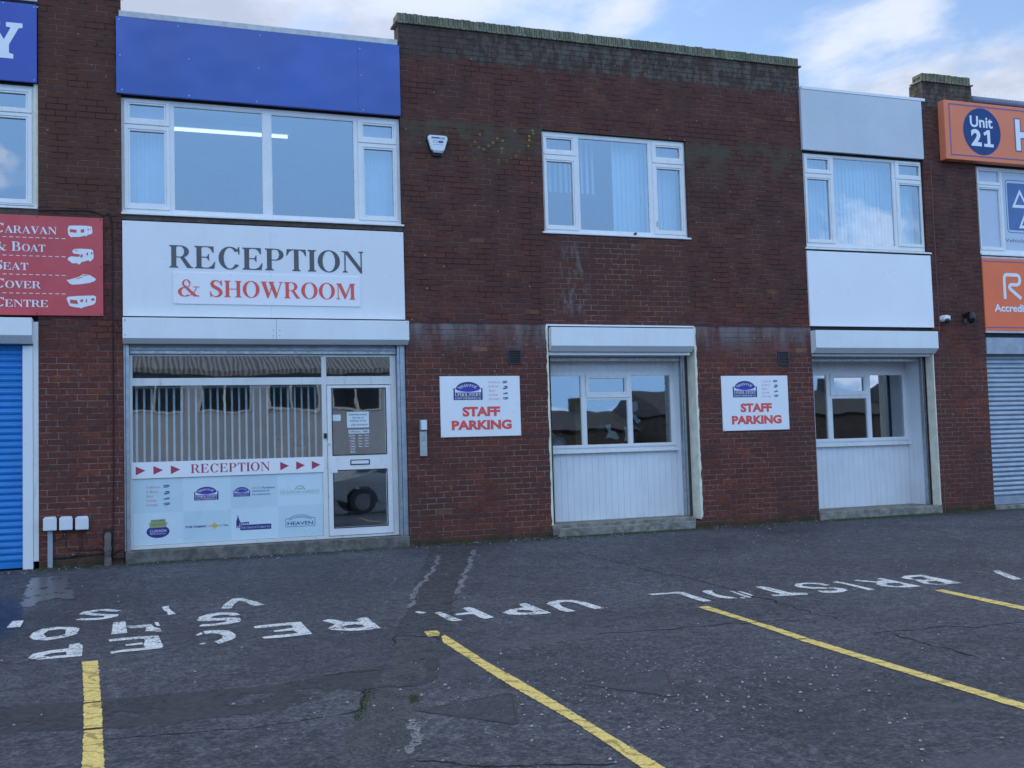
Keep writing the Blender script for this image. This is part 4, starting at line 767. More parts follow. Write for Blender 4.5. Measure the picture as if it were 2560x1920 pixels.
coping(3.325, 9.735, 7.035); coping(12.123, 13.12, 7.04); coping(-1.118, -.182, 7.04)
a = MB()
for k in range(3): a.box(12.118, 12.1225, .045+k*.06, .075+k*.06, 7.10, 7.135)
a.build('brick_frog_holes', DARKG, B)
# wall behind the light panels, floors, roof, party walls, back wall, unseen sun block at left
bk = MB()
bk.plate(-.182, 3.338, 2.60, 6.74, .10, .25, [(-.165, 3.315, 4.30, 5.715)])
bk.plate(9.735, 12.123, 2.56, 6.67, .12, .25, [(9.76, 12.035, 4.22, 5.70)])
bk.plate(-6.0, -1.118, 2.62, 6.78, .12, .25, [(-5.8, -1.165, 4.33, 5.77)])
bk.plate(13.14, 20.0, 2.54, 6.80, .12, .25, [(13.19, 19.8, 4.24, 5.71)])
bk.build('backing_wall', INTD, B)
sh = MB()
sh.box(-6.0, 20.0, .26, 11.0, 2.68, 2.90); sh.box(-6.0, 20.0, .26, 11.0, 6.0, 6.55); sh.box(-6.0, 20.0, .10, 11.0, -.3, -.02)
for x in (-6.0, -1.0, 3.45, 9.85, 13.0, 19.88): sh.box(x, x+.12, .31, 11.0, -.02, 6.0)
sh.box(-6.0, 20.0, 11.0, 11.25, -.3, 6.9); sh.box(-32.0, -6.0, .0, 11.25, -.3, 7.0)  # solid left block is unseen, added to keep the sun off the ground
for x0_, x1_ in ((-.88, 3.45), (3.57, 9.85), (9.97, 13.0)):
    for z in (0, 2.9): sh.box(x0_, x1_, 5.0, 5.08, z, z+2.66 if z == 0 else 6.0)
sh.build('interior_shell_and_sun_block', INTW, B)
a = MB()
a.box(-.88, 3.45, .4, 5, -.018, -.01); a.box(3.57, 9.85, .4, 5, -.018, -.01); a.box(9.97, 13, .4, 5, -.018, -.01)
for x0_, x1_ in ((-.88, 3.45), (3.57, 9.85), (9.97, 13)): a.box(x0_, x1_, .4, 5, 2.905, 2.915)
a.build('floor_covering', CARPET, B)
rf = MB(); rf.box(-.182, 3.338, .02, .25, 6.62, 6.655); rf.build('roof_edge', DARKG, B)

def window(x0, x1, z0, z1, y, panes, sashes, glass, label, sill=None, fd=.07, mats=UPVC):
    """white plastic window: frame mesh > sash frames, panes, sill. panes/sashes in world x0,x1,z0,z1"""
    w_ = MB(); w_.plate(x0, x1, z0, z1, y, y+fd, [(p[0]-.006, p[1]+.006, p[2]-.006, p[3]+.006) for p in panes])
    o = w_.build('window', mats, B, bev=.004); o['label'] = label
    for s in sashes:
        q = [p for p in panes if s[0] < (p[0]+p[1])/2 < s[1] and s[2] < (p[2]+p[3])/2 < s[3]][0]
        e = .022
        a = MB(); a.plate(s[0], s[1], s[2], s[3], y-.016, y-.001, [(q[0]-e, q[1]+e, q[2]-e, q[3]+e)])
        a.plate(q[0]-e+.001, q[1]+e-.001, q[2]-e+.001, q[3]+e-.001, y-.008, y+.02, [q])
        a.build('sash', mats, o, bev=.003)
    for p in panes:
        a = MB(); a.box(p[0]-.005, p[1]+.005, y+.024, y+.032, p[2]-.005, p[3]+.005); a.build('pane', glass, o)
        if not any(s[0] < (p[0]+p[1])/2 < s[1] and s[2] < (p[2]+p[3])/2 < s[3] for s in sashes):
            a = MB(); a.plate(p[0]-.008, p[1]+.008, p[2]-.008, p[3]+.008, y+.006, y+.022, [(p[0]+.004, p[1]-.004, p[2]+.004, p[3]-.004)]); a.build('glazing_bead', mats, o)
    if sill:
        a = MB(); a.prismx([(y+.02, sill[2]+.006), (sill[3], sill[2]), (sill[3], sill[2]+.022), (y+.0, sill[2]+.045), (y+.02, sill[2]+.045)], sill[0], sill[1]); a.build('sill', mats, o, bev=.003)
    return o
# reception upstairs window
wa = window(-.185, 3.335, 4.287, 5.732, .06,
    [(-.084, .319, 5.479, 5.652), (-.084, .319, 4.410, 5.315), (.437, 1.522, 4.340, 5.666), (1.639, 2.713, 4.335, 5.656), (2.841, 3.236, 5.452, 5.618), (2.847, 3.238, 4.390, 5.290)],
    [(-.152, .385, 5.400, 5.705), (-.152, .385, 4.335, 5.388), (2.766, 3.290, 5.372, 5.690), (2.766, 3.290, 4.325, 5.358)], GLASS,
    'wide six pane window above the RECEPTION panel', sill=(-.19, 3.352, 4.245, -.04))
wm = window(5.383, 7.680, 4.276, 5.718, .05,
    [(5.468, 5.856, 5.467, 5.624), (5.464, 5.855, 4.379, 5.292), (5.963, 7.075, 4.328, 5.660), (7.207, 7.600, 5.466, 5.620), (7.207, 7.594, 4.378, 5.292)],
    [(5.412, 5.915, 5.392, 5.680), (5.412, 5.915, 4.315, 5.380), (7.134, 7.655, 5.375, 5.685), (7.134, 7.655, 4.315, 5.362)], GLASS,
    'five pane window in the middle of the brick wall with vertical blinds behind', sill=(5.352, 7.708, 4.242, -.022))
wr = window(9.745, 12.038, 4.225, 5.700, .04,
    [(9.838, 10.226, 5.457, 5.618), (9.826, 10.224, 4.346, 5.295), (10.330, 11.460, 4.290, 5.658), (11.594, 11.996, 5.468, 5.628), (11.590, 11.994, 4.340, 5.303)],
    [(9.778, 10.285, 5.388, 5.680), (9.778, 10.285, 4.290, 5.372), (11.515, 12.012, 5.395, 5.690), (11.515, 12.012, 4.290, 5.378)], GLASS,
    'five pane window above the plain white panel on the right', sill=(9.708, 12.112, 4.175, -.03))
a = MB(); a.box(7.17, 7.185, .02, .045, 4.42, 4.50); a.build('window_handle', GALVL, wm, bev=.003)
a = MB(); a.box(6.80, 6.83, .018, .0485, 4.292, 4.312); sans(a, '3', 6.795, 6.835, 4.285, 4.318, .016, bold=.02); a.build('number_mark', BLACK, wm)

# timber and dark strips between window, panels and shutters
for q in ((-.182, 3.338, .055, .10, 5.725, 5.76), (-.182, 3.338, .02, .10, 2.955, 3.0), (9.735, 12.12, .03, .12, 5.698, 5.75), (9.735, 12.12, .02, .12, 2.90, 2.99),
          (-6, -1.118, .05, .12, 5.77, 5.80), (13.14, 20, .03, .12, 5.708, 5.76), (13.14, 20, .03, .12, 2.83, 2.93)):
    a = MB(); a.box(*q); a.build('shadow_gap', DARKG, B)
a = MB(); a.box(-.18, 3.336, -.005, .10, 4.185, 4.244); a.build('timber_strip', BROWNT, B)
a = MB(); a.box(-.202, 3.322, -.02, .12, 6.722, 6.800); a.build('roof_flashing', TRIM, B, bev=.006)
a = MB(); a.box(9.737, 12.118, -.055, .12, 6.688, 6.735); a.build('roof_flashing', BOARD, B, bev=.004)
a = MB(); a.box(-6, -1.12, -.03, .12, 6.79, 6.86); a.build('roof_flashing', TRIM, B, bev=.006)
a = MB(); a.tube([(13.2, .08, 6.86), (20, .08, 6.86)], .06, 10); a.build('roof_edge_pipe', mat('slate_blue_edging', (.20, .25, .34), .5), B, smooth=True)
a = MB()
x = 13.3
while x < 15.2:
    for dy, dx in ((-.03, -.02), (.0, .02), (.03, 0)): a.tube([(x+dx*.3, .08, 6.91), (x+dx, .08+dy, 7.02)], .0014, 3)
    x += .06
a.build('bird_spikes', PLASTIC_W, B)
# ------------------------------------------------------------------ reception shopfront (part of the building)
SY = .12
sf = MB()
P1 = (-.076, 2.240, 2.240, 2.514); P2 = (2.300, 3.152, 2.252, 2.506)
P3 = (-.078, 2.238, 1.208, 2.147); P4 = (-.082, 2.232, .190, 1.006)
sf.plate(-.112, 3.226, .146, 2.535, SY, SY+.06, [P1, P2, P3, P4, (2.298, 3.152, .176, 2.142)])
shop = sf.build('shopfront', UPVC2, B, bev=.004); shop['label'] = 'white framed glazed reception shopfront'
for p in (P1, P2, P3, P4):
    a = MB(); a.box(p[0]-.004, p[1]+.004, SY+.02, SY+.028, p[2]-.004, p[3]+.004); a.build('pane', GLASS_SHOP, shop)
a = MB(); a.plate(2.302, 3.148, .182, 2.132, SY-.012, SY+.05, [(2.371, 3.071, 1.226, 2.086), (2.373, 3.070, .286, 1.016)])
door = a.build('door', UPVC, B, bev=.004); door['label'] = 'white glazed reception door'
for p in ((2.371, 3.071, 1.226, 2.086), (2.373, 3.070, .286, 1.016)):
    a = MB(); a.box(p[0]-.004, p[1]+.004, SY+.012, SY+.02, p[2]-.004, p[3]+.004); a.build('pane', GLASS_SHOP, door)
    a = MB(); a.plate(p[0]-.012, p[1]+.012, p[2]-.012, p[3]+.012, SY-.016, SY-.0125, [(p[0], p[1], p[2], p[3])]); a.build('glazing_gasket', BLACKR, door)
a = MB(); a.plate(2.592, 2.846, 1.088, 1.156, SY-.020, SY-.0125, [(2.602, 2.836, 1.098, 1.146)]); a.build('letter_slot', BLACKR, door)
a = MB(); a.box(2.604, 2.834, SY-.018, SY-.0125, 1.100, 1.144); a.build('letter_flap', UPVC, door, bev=.003)
a = MB(); a.box(2.302, 2.42, SY-.018, SY-.0125, .995, 1.19); a.build('lock_plate', UPVC, door, bev=.002)
a = MB(); a.tube([(2.318, SY-.03, 1.365), (2.318, SY-.012, 1.365)], .012, 12); a.build('keyhole', CHROME, door, smooth=False)
a = MB(); a.box(2.2525, 2.289, SY-.03, SY, 1.445, 1.51); a.build('latch_box', BLACK, shop, bev=.004)
a = MB(); a.plate(-.1, 2.25, 1.009, 1.206, SY-.006, SY-.0005, []); a.build('reception_rail', STRIP, shop)
# sticker film inside lower pane
film = thing('window_graphic_film', 'pale blue chequered film of small company emblems on the lower reception window', 'window graphic', (1.08, SY+.016, .19))
FY = SY+.014
xsF = [-.080, .504, 1.077, 1.654, 2.230]; zsF = [.192, .587, 1.004]
fa = MB()
zmid = [.585, .583, .590, .597]
for i in range(4):
    for j in range(2):
        fa.cur = (i+j) % 2
        z0_, z1_ = (.194, zmid[i]) if j == 0 else (zmid[i], 1.003)
        fa.flat([rc(xsF[i], z0_, xsF[i+1], z1_)], FY)
fa.build('film_sheet', [FILM, FILM2], film)
vehicles_boxes = [(.271, .343, .885, .922), (.275, .345, .800, .846), (.268, .350, .738, .766), (.268, .348, .668, .704)]
y = FY-.001
a = MB()
for k, (t_2, x1_, z_) in enumerate((('CARAVAN', .237, .885), ('& BOAT', .205, .828), ('SEAT', .152, .775), ('COVER', .188, .720), ('CENTRE', .208, .665))):
    serif(a, t_2, .070, x1_, z_, z_+.030, y, small=.78)
a.build('lettering', PINKP, film)
vehicles(film, vehicles_boxes, y, [SLATEP, FILM])
sofa_logo(film, 'sofa_emblem', .634, .926, .712, .878, y)
a = MB(); a.flat([ell(.205, .353, .134, .077, 0, 355, 36)], y); a.cur = 1
a.flat([[(.105, .400), (.305, .404), (.302, .43), (.318, .455), (.295, .468), (.289, .503), (.125, .500), (.118, .466), (.098, .452), (.112, .43)]], y-.001); a.cur = 2
for q in (rc(.128, .472, .203, .497), rc(.209, .474, .286, .499), rc(.128, .430, .203, .450), rc(.209, .431, .284, .452)): a.flat([q], y-.0018)
a.cur = 3
sans(a, 'CUSHION', .108, .302, .345, .378, y-.002, bold=.015); sans(a, 'REFILLING Co.', .112, .300, .318, .336, y-.002, bold=.01)
a.build('cushion_emblem', [NAVY, OLIVEP, mat('dark_olive_print', (.24, .29, .16), .4), PALEP], film)
a = MB(); sans(a, 'THE FABRIC', .522, .782, .376, .402, y, bold=.035); sans(a, 'Co.', .980, 1.045, .379, .404, y, bold=.035); a.cur = 1
a.flat([[(.838, .390), (.873, .342), (.908, .390), (.873, .438)]], y-.0005); a.cur = 2; sans(a, 'CHOICE', .799, .966, .379, .402, y-.0015, bold=.02)
a.build('fabric_emblem', [NAVY, GOLDP, mat('orange_print', (.75, .35, .15), .4)], film)
sofa_logo(film, 'sofa_emblem', 1.108, 1.311, .738, .857, y, True)
a = MB(); serif(a, 'ERCOL', 1.337, 1.452, .828, .850, y); a.cur = 1
for s_1, xa, xb, za in (('Furniture', 1.462, 1.615, .826), ('Upholstery &', 1.337, 1.552, .785), ('Re-Upholstery', 1.337, 1.564, .742)): sans(a, s_1, xa, xb, za, za+.027, y, bold=.02)
a.build('lettering', [PINKP, SLATEP], film)
a = MB(); sans(a, 'THE OUTDOOR CUSHION CO.', 1.682, 2.190, .752, .776, y, bold=.008)
a.flat([rc(1.679, .788, 1.875, .7905)], y); a.flat([rc(2.000, .788, 2.190, .7905)], y); a.flat([rc(1.679, .736, 2.190, .7385)], y)
a.flat([sector(1.938, .792, .062, .056, .010, .010, 0, 180, 20)], y); sans(a, 'GARDEN', 1.900, 1.976, .797, .815, y, bold=.03)
a.build('cushion_company_emblem', GREENP, film)
a = MB()
a.flat([[(1.137, .345), (1.176, .345), (1.176, .413), (1.294, .416), (1.294, .388), (1.184, .386), (1.184, .436), (1.176, .440), (1.158, .506), (1.140, .440), (1.137, .436)]], y)
a.flat([rc(1.184, .315, 1.568, .381)], y-.0006); a.cur = 1
for k in range(4): a.flat([[(1.200+k*.024, .388), (1.212+k*.024, .388), (1.212+k*.024, .400), (1.206+k*.024, .405), (1.200+k*.024, .400)]], y-.0012)
a.flat([[(1.150, .348), (1.162, .348), (1.162, .366), (1.156, .374), (1.150, .366)]], y-.0012)
serif(a, 'THE CHURCH CUSHION CO', 1.196, 1.556, .334, .362, y-.0014, small=.8)
a.build('church_emblem', [NAVY, PALEP], film)
a = MB()
arch = [(1.748, .323), (2.123, .323), (2.123, .432), (2.09, .432)]+ell(1.9355, .395, .155, .080, 28, 152, 16)+[(1.781, .432), (1.748, .432)]
inn = [(1.754, .329), (2.117, .329), (2.117, .426), (2.088, .426)]+ell(1.9355, .389, .151, .080, 28, 152, 16)+[(1.783, .426), (1.754, .426)]
a.flat([arch, inn], y); sans(a, 'HEAVEN', 1.772, 2.097, .344, .390, y, bold=.02)
sans(a, "HOUSEKEEPER'S", 1.790, 2.080, .402, .420, y, bold=.01, warp=lambda u_, v_, X, Z: (X, Z+.036*(1-(2*u_-1)**2)))
a.build('housekeeper_emblem', SLATEP, film)
# reception rail lettering (on the rail board)
ban = thing('reception_banner', 'narrow white banner reading RECEPTION between six dark red arrows', 'sign', (1.08, SY-.007, 1.01))
for x_ in (-.047, .157, .360, 1.689, 1.891, 2.090): a = MB(); a.flat([[(x_, 1.158), (x_, 1.050), (x_+.113, 1.105)]], SY-.0075); a.build('arrow', REDD, ban)
a = MB(); serif(a, 'RECEPTION', .597, 1.562, 1.054, 1.164, SY-.0075, gap=.08); a.build('lettering', REDD, ban)
a = MB(); a.box(-.098, 2.248, SY-.0070, SY-.0062, 1.0095, 1.2055); a.build('banner_face', STRIP, ban)

# notices on the door glass
def notice(name, label, x0, x1, z0, z1, face, lines, cols, y=SY+.010):
    t = thing(name, label, 'notice', ((x0+x1)/2, y, z0), 'notices stuck to the reception door')
    if face: a = MB(); a.box(x0, x1, y-.001, y, z0, z1); a.build('sheet', face, t)
    if lines:
        a = MB()
        for s_1, xa, xb, za, zb in lines: sans(a, s_1, xa, xb, za, zb, y-.002, bold=.012)
        a.build('lettering', cols, t)
PAPER = mat('paper', (.70, .76, .76), .7, .03)
notice('notice_sheet', 'pale notice about deliveries around the rear on the door glass', 2.561, 2.852, 1.575, 1.783, PAPER,
       [('Deliveries around', 2.585, 2.825, 1.735, 1.765), ('the rear of', 2.632, 2.780, 1.693, 1.720), ('building via the', 2.602, 2.815, 1.648, 1.678), ('side entrance', 2.615, 2.832, 1.602, 1.628)], SLATEP)
notice('opening_hours_sticker', 'OPENING TIMES heading sticker above white day and hour lettering', 2.579, 2.852, 1.498, 1.547, PAPER, [('OPENING TIMES', 2.592, 2.842, 1.509, 1.536)], SLATEP)
hl = []
for k, d_ in enumerate(('MON', 'TUE', 'WED', 'THU', 'FRI', 'SAT', 'SUN')):
    z_ = 1.460-k*.0355; hl.append((d_, 2.664-(.077 if d_ in ('MON', 'WED') else .064), 2.664, z_, z_+.021))
    if k < 5: hl += [('9am', 2.708, 2.757, z_, z_+.021), ('-', 2.768, 2.778, z_+.009, z_+.012), ('5pm', 2.792, 2.846, z_-.003, z_+.021)]
hl.append(('CLOSED', 2.715, 2.84, 1.460-5*.0355, 1.481-5*.0355)); hl = hl[:-1]
notice('opening_hours_lettering', 'white day names and hours lettered on the dark door glass', 2.587, 2.846, 1.25, 1.48, None, hl, WHITET)
notice('small_notice', 'small blank pale card at the left edge of the door glass', 2.375, 2.479, 1.668, 1.748, PAPER, None, None)

# step, drip and sill under the shopfront
st = MB(); st.box(-.170, 3.330, -.045, .35, -.2, .140)
step = st.build('door_step', CONC, B, bev=.012)
st = MB(); st.box(5.425, 7.545, -.10, .20, -.2, .118); st.box(5.365, 7.60, -.02, .5, .02, .168); st.build('door_step', CONCG, B, bev=.012)
st = MB(); st.box(9.738, 12.06, -.03, .70, -.2, .128); st.build('door_step', CONCG, B, bev=.012)
st = MB(); st.box(13.15, 20, -.02, .30, -.2, .065); st.build('door_step', CONCG, B, bev=.012)

# ------------------------------------------------------------------ recessed workshop fronts
PANELW = mat('white_tongue_boards', (.77, .79, .81), .4, .06, 2, dirt=.18, streak=True)
def boarded(mb, x0, x1, z0, z1, y, pitch=.10, axis='x'):
    n = int(round(abs(x1-x0)/pitch)); d = (x1-x0)/n
    for i in range(n):
        a0, a1 = sorted((x0+i*d, x0+(i+1)*d))
        if axis == 'x': mb.box(a0+.0015, a1-.0015, y, y+.012, z0, z1)
        else: mb.box(y, y+.012, a0+.0015, a1-.0015, z0, z1)
def front(x0, x1, wy, zsill, ztop, zb, panes, sash, lining_x, gy, lab):
    o = window(x0, x1, zsill, ztop, wy, panes, [sash], GLASS_LOW, lab, sill=(x0, x1+.06, zsill-.078, wy-.06), fd=.07)
    a = MB(); boarded(a, x0, lining_x-.005, zb, zsill-.03, wy+.01); boarded(a, x0, lining_x-.005, ztop+.001, 2.70, wy+.01)
    a.box(x0, lining_x, wy+.0225, wy+.05, zb, zsill); a.box(x0, lining_x, wy+.0225, wy+.05, ztop, 2.72)
    if lining_x-x1 > .02: a.box(x1+.001, lining_x, wy+.0, wy+.05, zsill, ztop)
    boarded(a, gy, wy+.005, zb, 2.62, lining_x-.012, .10, 'y'); a.box(lining_x+.0005, lining_x+.03, gy, wy+.06, zb, 2.68)
    a.build('boarded_panel', PANELW, B)
    a = MB(); a.box(x0-.16, x0-.0, .24, wy+.10, zb, 2.70); a.box(x0, lining_x, wy+.005, wy+.03, 2.70, 2.74); a.build('left_reveal', INTD, B)
front(5.50, 7.560, .45, 1.215, 2.318, .165,
      [(5.54, 6.052, 1.254, 2.265), (6.184, 6.754, 2.022, 2.222), (6.128, 6.795, 1.254, 1.905), (6.868, 7.516, 1.256, 2.268)], (6.128, 6.840, 1.940, 2.290), 7.590, .30,
      'four pane workshop window above white boarding inside the middle opening')
front(9.90, 11.985, .64, 1.185, 2.318, .128,
      [(9.95, 10.455, 1.233, 2.265), (10.600, 11.180, 2.003, 2.222), (10.548, 11.228, 1.230, 1.888), (11.306, 11.968, 1.232, 2.264)], (10.520, 11.270, 1.936, 2.290), 12.036, .30,
      'four pane workshop window above white boarding inside the right opening')
# cream render lining of the middle opening, uneven outer edge
def render_edge(xo, sgn, z0, z1, wid, lab):
    rs_ = random.Random(int(xo*7)); pts = []; z = z0
    while z < z1: pts.append((xo+sgn*(wid+rs_.uniform(-.006, .012)), z)); z += .065
    pts.append((xo+sgn*wid, z1)); out = [(xo, z0)]+pts+[(xo, z1)]
    a = MB(); a.prismy(out, -.006, .004) if sgn > 0 else a.prismy(out[::-1], -.006, .004)
    return a
a = render_edge(7.700, 1, .16, 2.94, .020, ''); a.box(7.690, 7.7045, -.005, .30, .13, 2.95); a.build('render_lining', PLASTER, B)
a = render_edge(5.369, -1, .16, 2.96, .014, ''); a.box(5.3645, 5.379, -.005, .30, .12, 2.955); a.build('render_lining', PLASTER, B)
a = MB(); a.box(5.3645, 7.7045, -.002, .25, 2.935, 2.957); a.build('opening_trim', BOARD, B, bev=.003)
a = MB(); a.box(12.040, 12.0565, -.006, .165, .130, 2.555); a.build('render_lining', PLASTER, B)

# ------------------------------------------------------------------ roller shutters
def shutter(name, label, x0, x1, zb, zf, zt, pf, pb, guides, zfloor, rail, railx, curtain=None, grp='roller shutters'):
    """housing with chamfered lower edge, guides, rolled-up curtain rail (or closed curtain)"""
    t = thing(name, label, 'roller shutter', ((x0+x1)/2, 0, zfloor), grp)
    a = MB(); a.prismx([(-pf, zt), (-pf, zf), (-pb, zb), (-.004, zb), (-.004, zt)], x0, x1)
    h = a.build('housing', BOXW, t, bev=.004)
    for gx0, gx1, gy0, gy1, gm in guides:
        a = MB(); a.box(gx0, gx1, gy0, gy1, zfloor, zb+.01)
        e = (gx1-gx0)*.30
        a.build('guide_rail', gm, t, bev=.003)
        a = MB(); a.box(gx0+e, gx0+e+.006, gy0-.0015, gy0, zfloor+.002, zb-.02); a.build('guide_groove', DARKG, t)
    if rail:
        ry, z0, z1 = rail; a = MB(); a.box(railx[0], railx[1], ry, ry+.035, z0, z1); a.build('bottom_rail', GALVL, t, bev=.004)
        a = MB(); c = (railx[0]+railx[1])/2-.05; a.box(c-.06, c+.07, ry-.006, ry-.0005, z0+.002, z1-.002); a.build('lock_plate', GALV, t, bev=.002)
        a = MB(); z = z1+.002; prof = []
        a.box(railx[0], railx[1], ry+.012, ry+.03, z1+.001, zb+.06); 
        for k in range(2): a.box(railx[0], railx[1], ry+.004, ry+.012, z1+.008+k*.045, z1+.04+k*.045)
        a.build('rolled_curtain', GREYSH, t, bev=.002)
    if curtain:
        cx0, cx1, cy, cz0, cz1, cm, pitch = curtain; a = MB(); prof = []; z = cz0
        while z < cz1:
            for q, d_ in ((0, 0), (.12, -.003), (.28, -.012), (.5, -.0155), (.72, -.012), (.88, -.003)): prof.append((cy+d_, z+q*pitch))
            z += pitch
        n = len(prof); vs = [(x, y, zz_) for x in (cx0, cx1) for y, zz_ in prof]
        a.add(vs, [(i, i+1, n+i+1, n+i) for i in range(n-1)]); a.build('curtain', cm, t)
        a = MB(); a.box(cx0, cx1, cy-.012, cy+.01, cz0-.07, cz0-.001); a.build('bottom_rail', cm, t, bev=.003)
    return t, h
tL, hL = shutter('roller_shutter', 'raised roller shutter with long white housing above the reception shopfront', -.182, 3.360, 2.652, 2.709, 2.962, .14, .06,
    [(-.179, -.112, .03, .115, GALV), (3.228, 3.334, .03, .115, GALV)], .140, (.075, 2.538, 2.577), (-.108, 3.224))
a = MB(); a.box(1.636, 1.639, -.1412, -.1400, 2.71, 2.96); a.build('seam', DARKG, hL)
screws(tL, [(-.155, 2.935), (-.155, 2.918), (-.155, 2.75), (1.60, 2.82), (1.60, 2.75), (1.68, 2.82), (1.68, 2.75), (3.335, 2.935), (3.345, 2.76)], -.14, GALV, .008)
tM, hM = shutter('roller_shutter', 'raised roller shutter with white housing tucked inside the middle opening', 5.392, 7.640, 2.572, 2.648, 2.908, .10, .015,
    [(5.382, 5.43, .22, .30, GALV), (7.578, 7.640, .22, .30, GALV)], .168, (.25, 2.461, 2.507), (5.432, 7.576))
a = MB(); a.box(7.641, 7.6885, .225, .29, .17, 2.56); a.build('guide_packer', mat('dark_timber', (.055, .045, .042), .8, .3), tM)
a = MB(); a.box(5.40, 7.63, .03, .27, 2.530, 2.570); a.build('soffit_board', BOXW, tM)
tR, hR = shutter('roller_shutter', 'raised roller shutter with boxy white housing under the plain panel on the right', 9.724, 12.050, 2.556, 2.632, 2.903, .14, .05,
    [(9.745, 9.79, .22, .30, GALV), (11.985, 12.039, .20, .27, GALV)], .130, (.25, 2.452, 2.496), (9.80, 11.98))
a = MB(); a.box(9.74, 12.03, .03, .27, 2.52, 2.553); a.build('soffit_board', BOXW, tR)
tF, hF = shutter('roller_shutter', 'closed bright blue roller shutter with white housing at the far left', -5.6, -1.172, 2.640, 2.728, 2.935, .20, .10,
    [], .02, None, None, (-5.6, -1.290, .06, .09, 2.66, BLUESH, .078))
a = MB(); a.box(-1.290, -1.180, -.012, .10, .004, 2.625); a.build('guide_cover', BOARD, tF, bev=.004)
a = MB(); a.box(-1.178, -1.120, .0, .10, .09, 2.91); a.build('guide_cover', UPVC2, tF, bev=.003)
tG = thing('roller_shutter', 'closed grey steel roller shutter at the right edge', 'roller shutter', (16, .1, .07), 'roller shutters')
a = MB(); prof = []; z = .20
while z < 2.55:
    for q, d_ in ((0, 0), (.12, -.003), (.28, -.012), (.5, -.0155), (.72, -.012), (.88, -.003)): prof.append((.11+d_, z+q*.078))
    z += .078
n = len(prof); a.add([(x, y, z_) for x in (13.16, 19.8) for y, z_ in prof], [(i, i+1, n+i+1, n+i) for i in range(n-1)]); a.build('curtain', GREYSH, tG)
a = MB(); a.box(13.16, 19.8, .095, .13, .070, .199); a.build('bottom_rail', GREYSH, tG, bev=.003)
a = MB(); a.box(13.145, 19.8, -.02, .12, 2.555, 2.825); a.build('housing', mat('dull_grey_housing', (.36, .40, .46), .5, .2, 8, dirt=.3), tG, bev=.004)

# ------------------------------------------------------------------ fascia panels and signs
def board(name, label, x0, x1, z0, z1, y, mt, cat='sign', th=.018, grp=None):
    t = thing(name, label, cat, ((x0+x1)/2, y, z0), grp)
    a = MB(); a.box(x0, x1, y, y+th, z0, z1); a.build('panel', mt, t, bev=.0025); return t
bf = board('fascia_panel', 'blank glossy blue fascia panel above the reception upstairs window', -.235, 3.337, 5.745, 6.708, -.05, BLUEF, 'fascia panel', .05)
a = MB(); a.box(2.7625, 2.7655, -.0512, -.0500, 5.746, 6.707); a.build('seam', NAVY, bf)
screws(bf, [(-.20, 6.67), (-.19, 6.22), (-.17, 5.79), (.62, 5.78), (.62, 6.25), (1.45, 5.775), (1.5, 6.65), (2.80, 6.61), (2.81, 6.25), (2.83, 5.78), (1.48, 6.22), (.5, 6.66)], -.05, PALEP, .0065)
# slight warp of the thin sheet so its reflections wander
mt, N = newmat('blue_fascia_gloss'); P_n = pos(N)
k = N.ss(N.noise(P_n, 1.1, 4), .3, .7, .88, 1.1)
cc = N.n('ShaderNodeVectorMath', {0: (.030, .082, .37), 1: N.xyz(k, k, k)}, operation='MULTIPLY').outputs[0]
scf = N.ss(N.noise(N.scale(P_n, (3, 3, 9)), 2.0, 7, .7), .66, .74, 0, .55)
cc = N.mix(scf, cc, (.13, .15, .42))
bp = N.n('ShaderNodeBump', {'Strength': 1.0, 'Distance': .05, 'Height': N.noise(P_n, .9, 2)})
b = N.n('ShaderNodeBsdfPrincipled', {'Base Color': cc, 'Roughness': .20, 'Specular IOR Level': .6, 'Normal': bp.outputs[0]})
N.n('ShaderNodeOutputMaterial', {0: b.outputs[0]})
for c_ in bf.children:
    if c_.name.startswith('panel'): c_.data.materials[0] = mt
pr = board('sign_board', 'large white board reading RECEPTION in grey serif capitals', -.178, 3.337, 2.992, 4.166, -.03, BOARD, th=.03)
a = MB(); a.box(1.5915, 1.5935, -.0308, -.0300, 2.995, 4.163); a.build('seam', mat('pale_seam', (.45, .47, .5), .6), pr)
a = MB(); serif(a, 'RECEPTION', .362, 2.808, 3.600, 3.882, -.0325); a.build('lettering', GREYT, pr)
screws(pr, [(3.31, 3.0+.02), (-.14, 3.02), (-.14, 4.13), (3.30, 4.13)], -.03, GALVL, .006)
ss_ = board('sign_board', 'smaller white board with red words & SHOWROOM fixed below RECEPTION', .406, 2.736, 3.150, 3.545, -.044, STRIP, th=.012)
a = MB(); serif(a, '& SHOWROOM', .458, 2.676, 3.243, 3.452, -.0465); a.build('lettering', REDT, ss_)
screws(ss_, [(.45, 3.52), (1.1, 3.525), (1.6, 3.525), (2.7, 3.52), (.45, 3.17), (2.7, 3.165), (1.6, 3.17)], -.044, GALVL, .005)
fr_ = board('fascia_panel', 'blank pale grey fascia panel above the right upstairs window', 9.716, 12.040, 5.728, 6.684, -.05, mat('pale_grey_fascia', (.56, .59, .62), .32, .07, 1.0, dirt=.05), 'fascia panel', .05)
rp_ = board('blank_panel', 'plain white square panel below the right upstairs window', 9.716, 12.080, 2.978, 4.148, -.03, STRIP, 'panel', .03)
yb = board('sign_board', 'royal blue sign at top left with one large white letter Y', -5.0, -1.126, 5.790, 6.748, -.04, BLUES, th=.03)
a = MB()
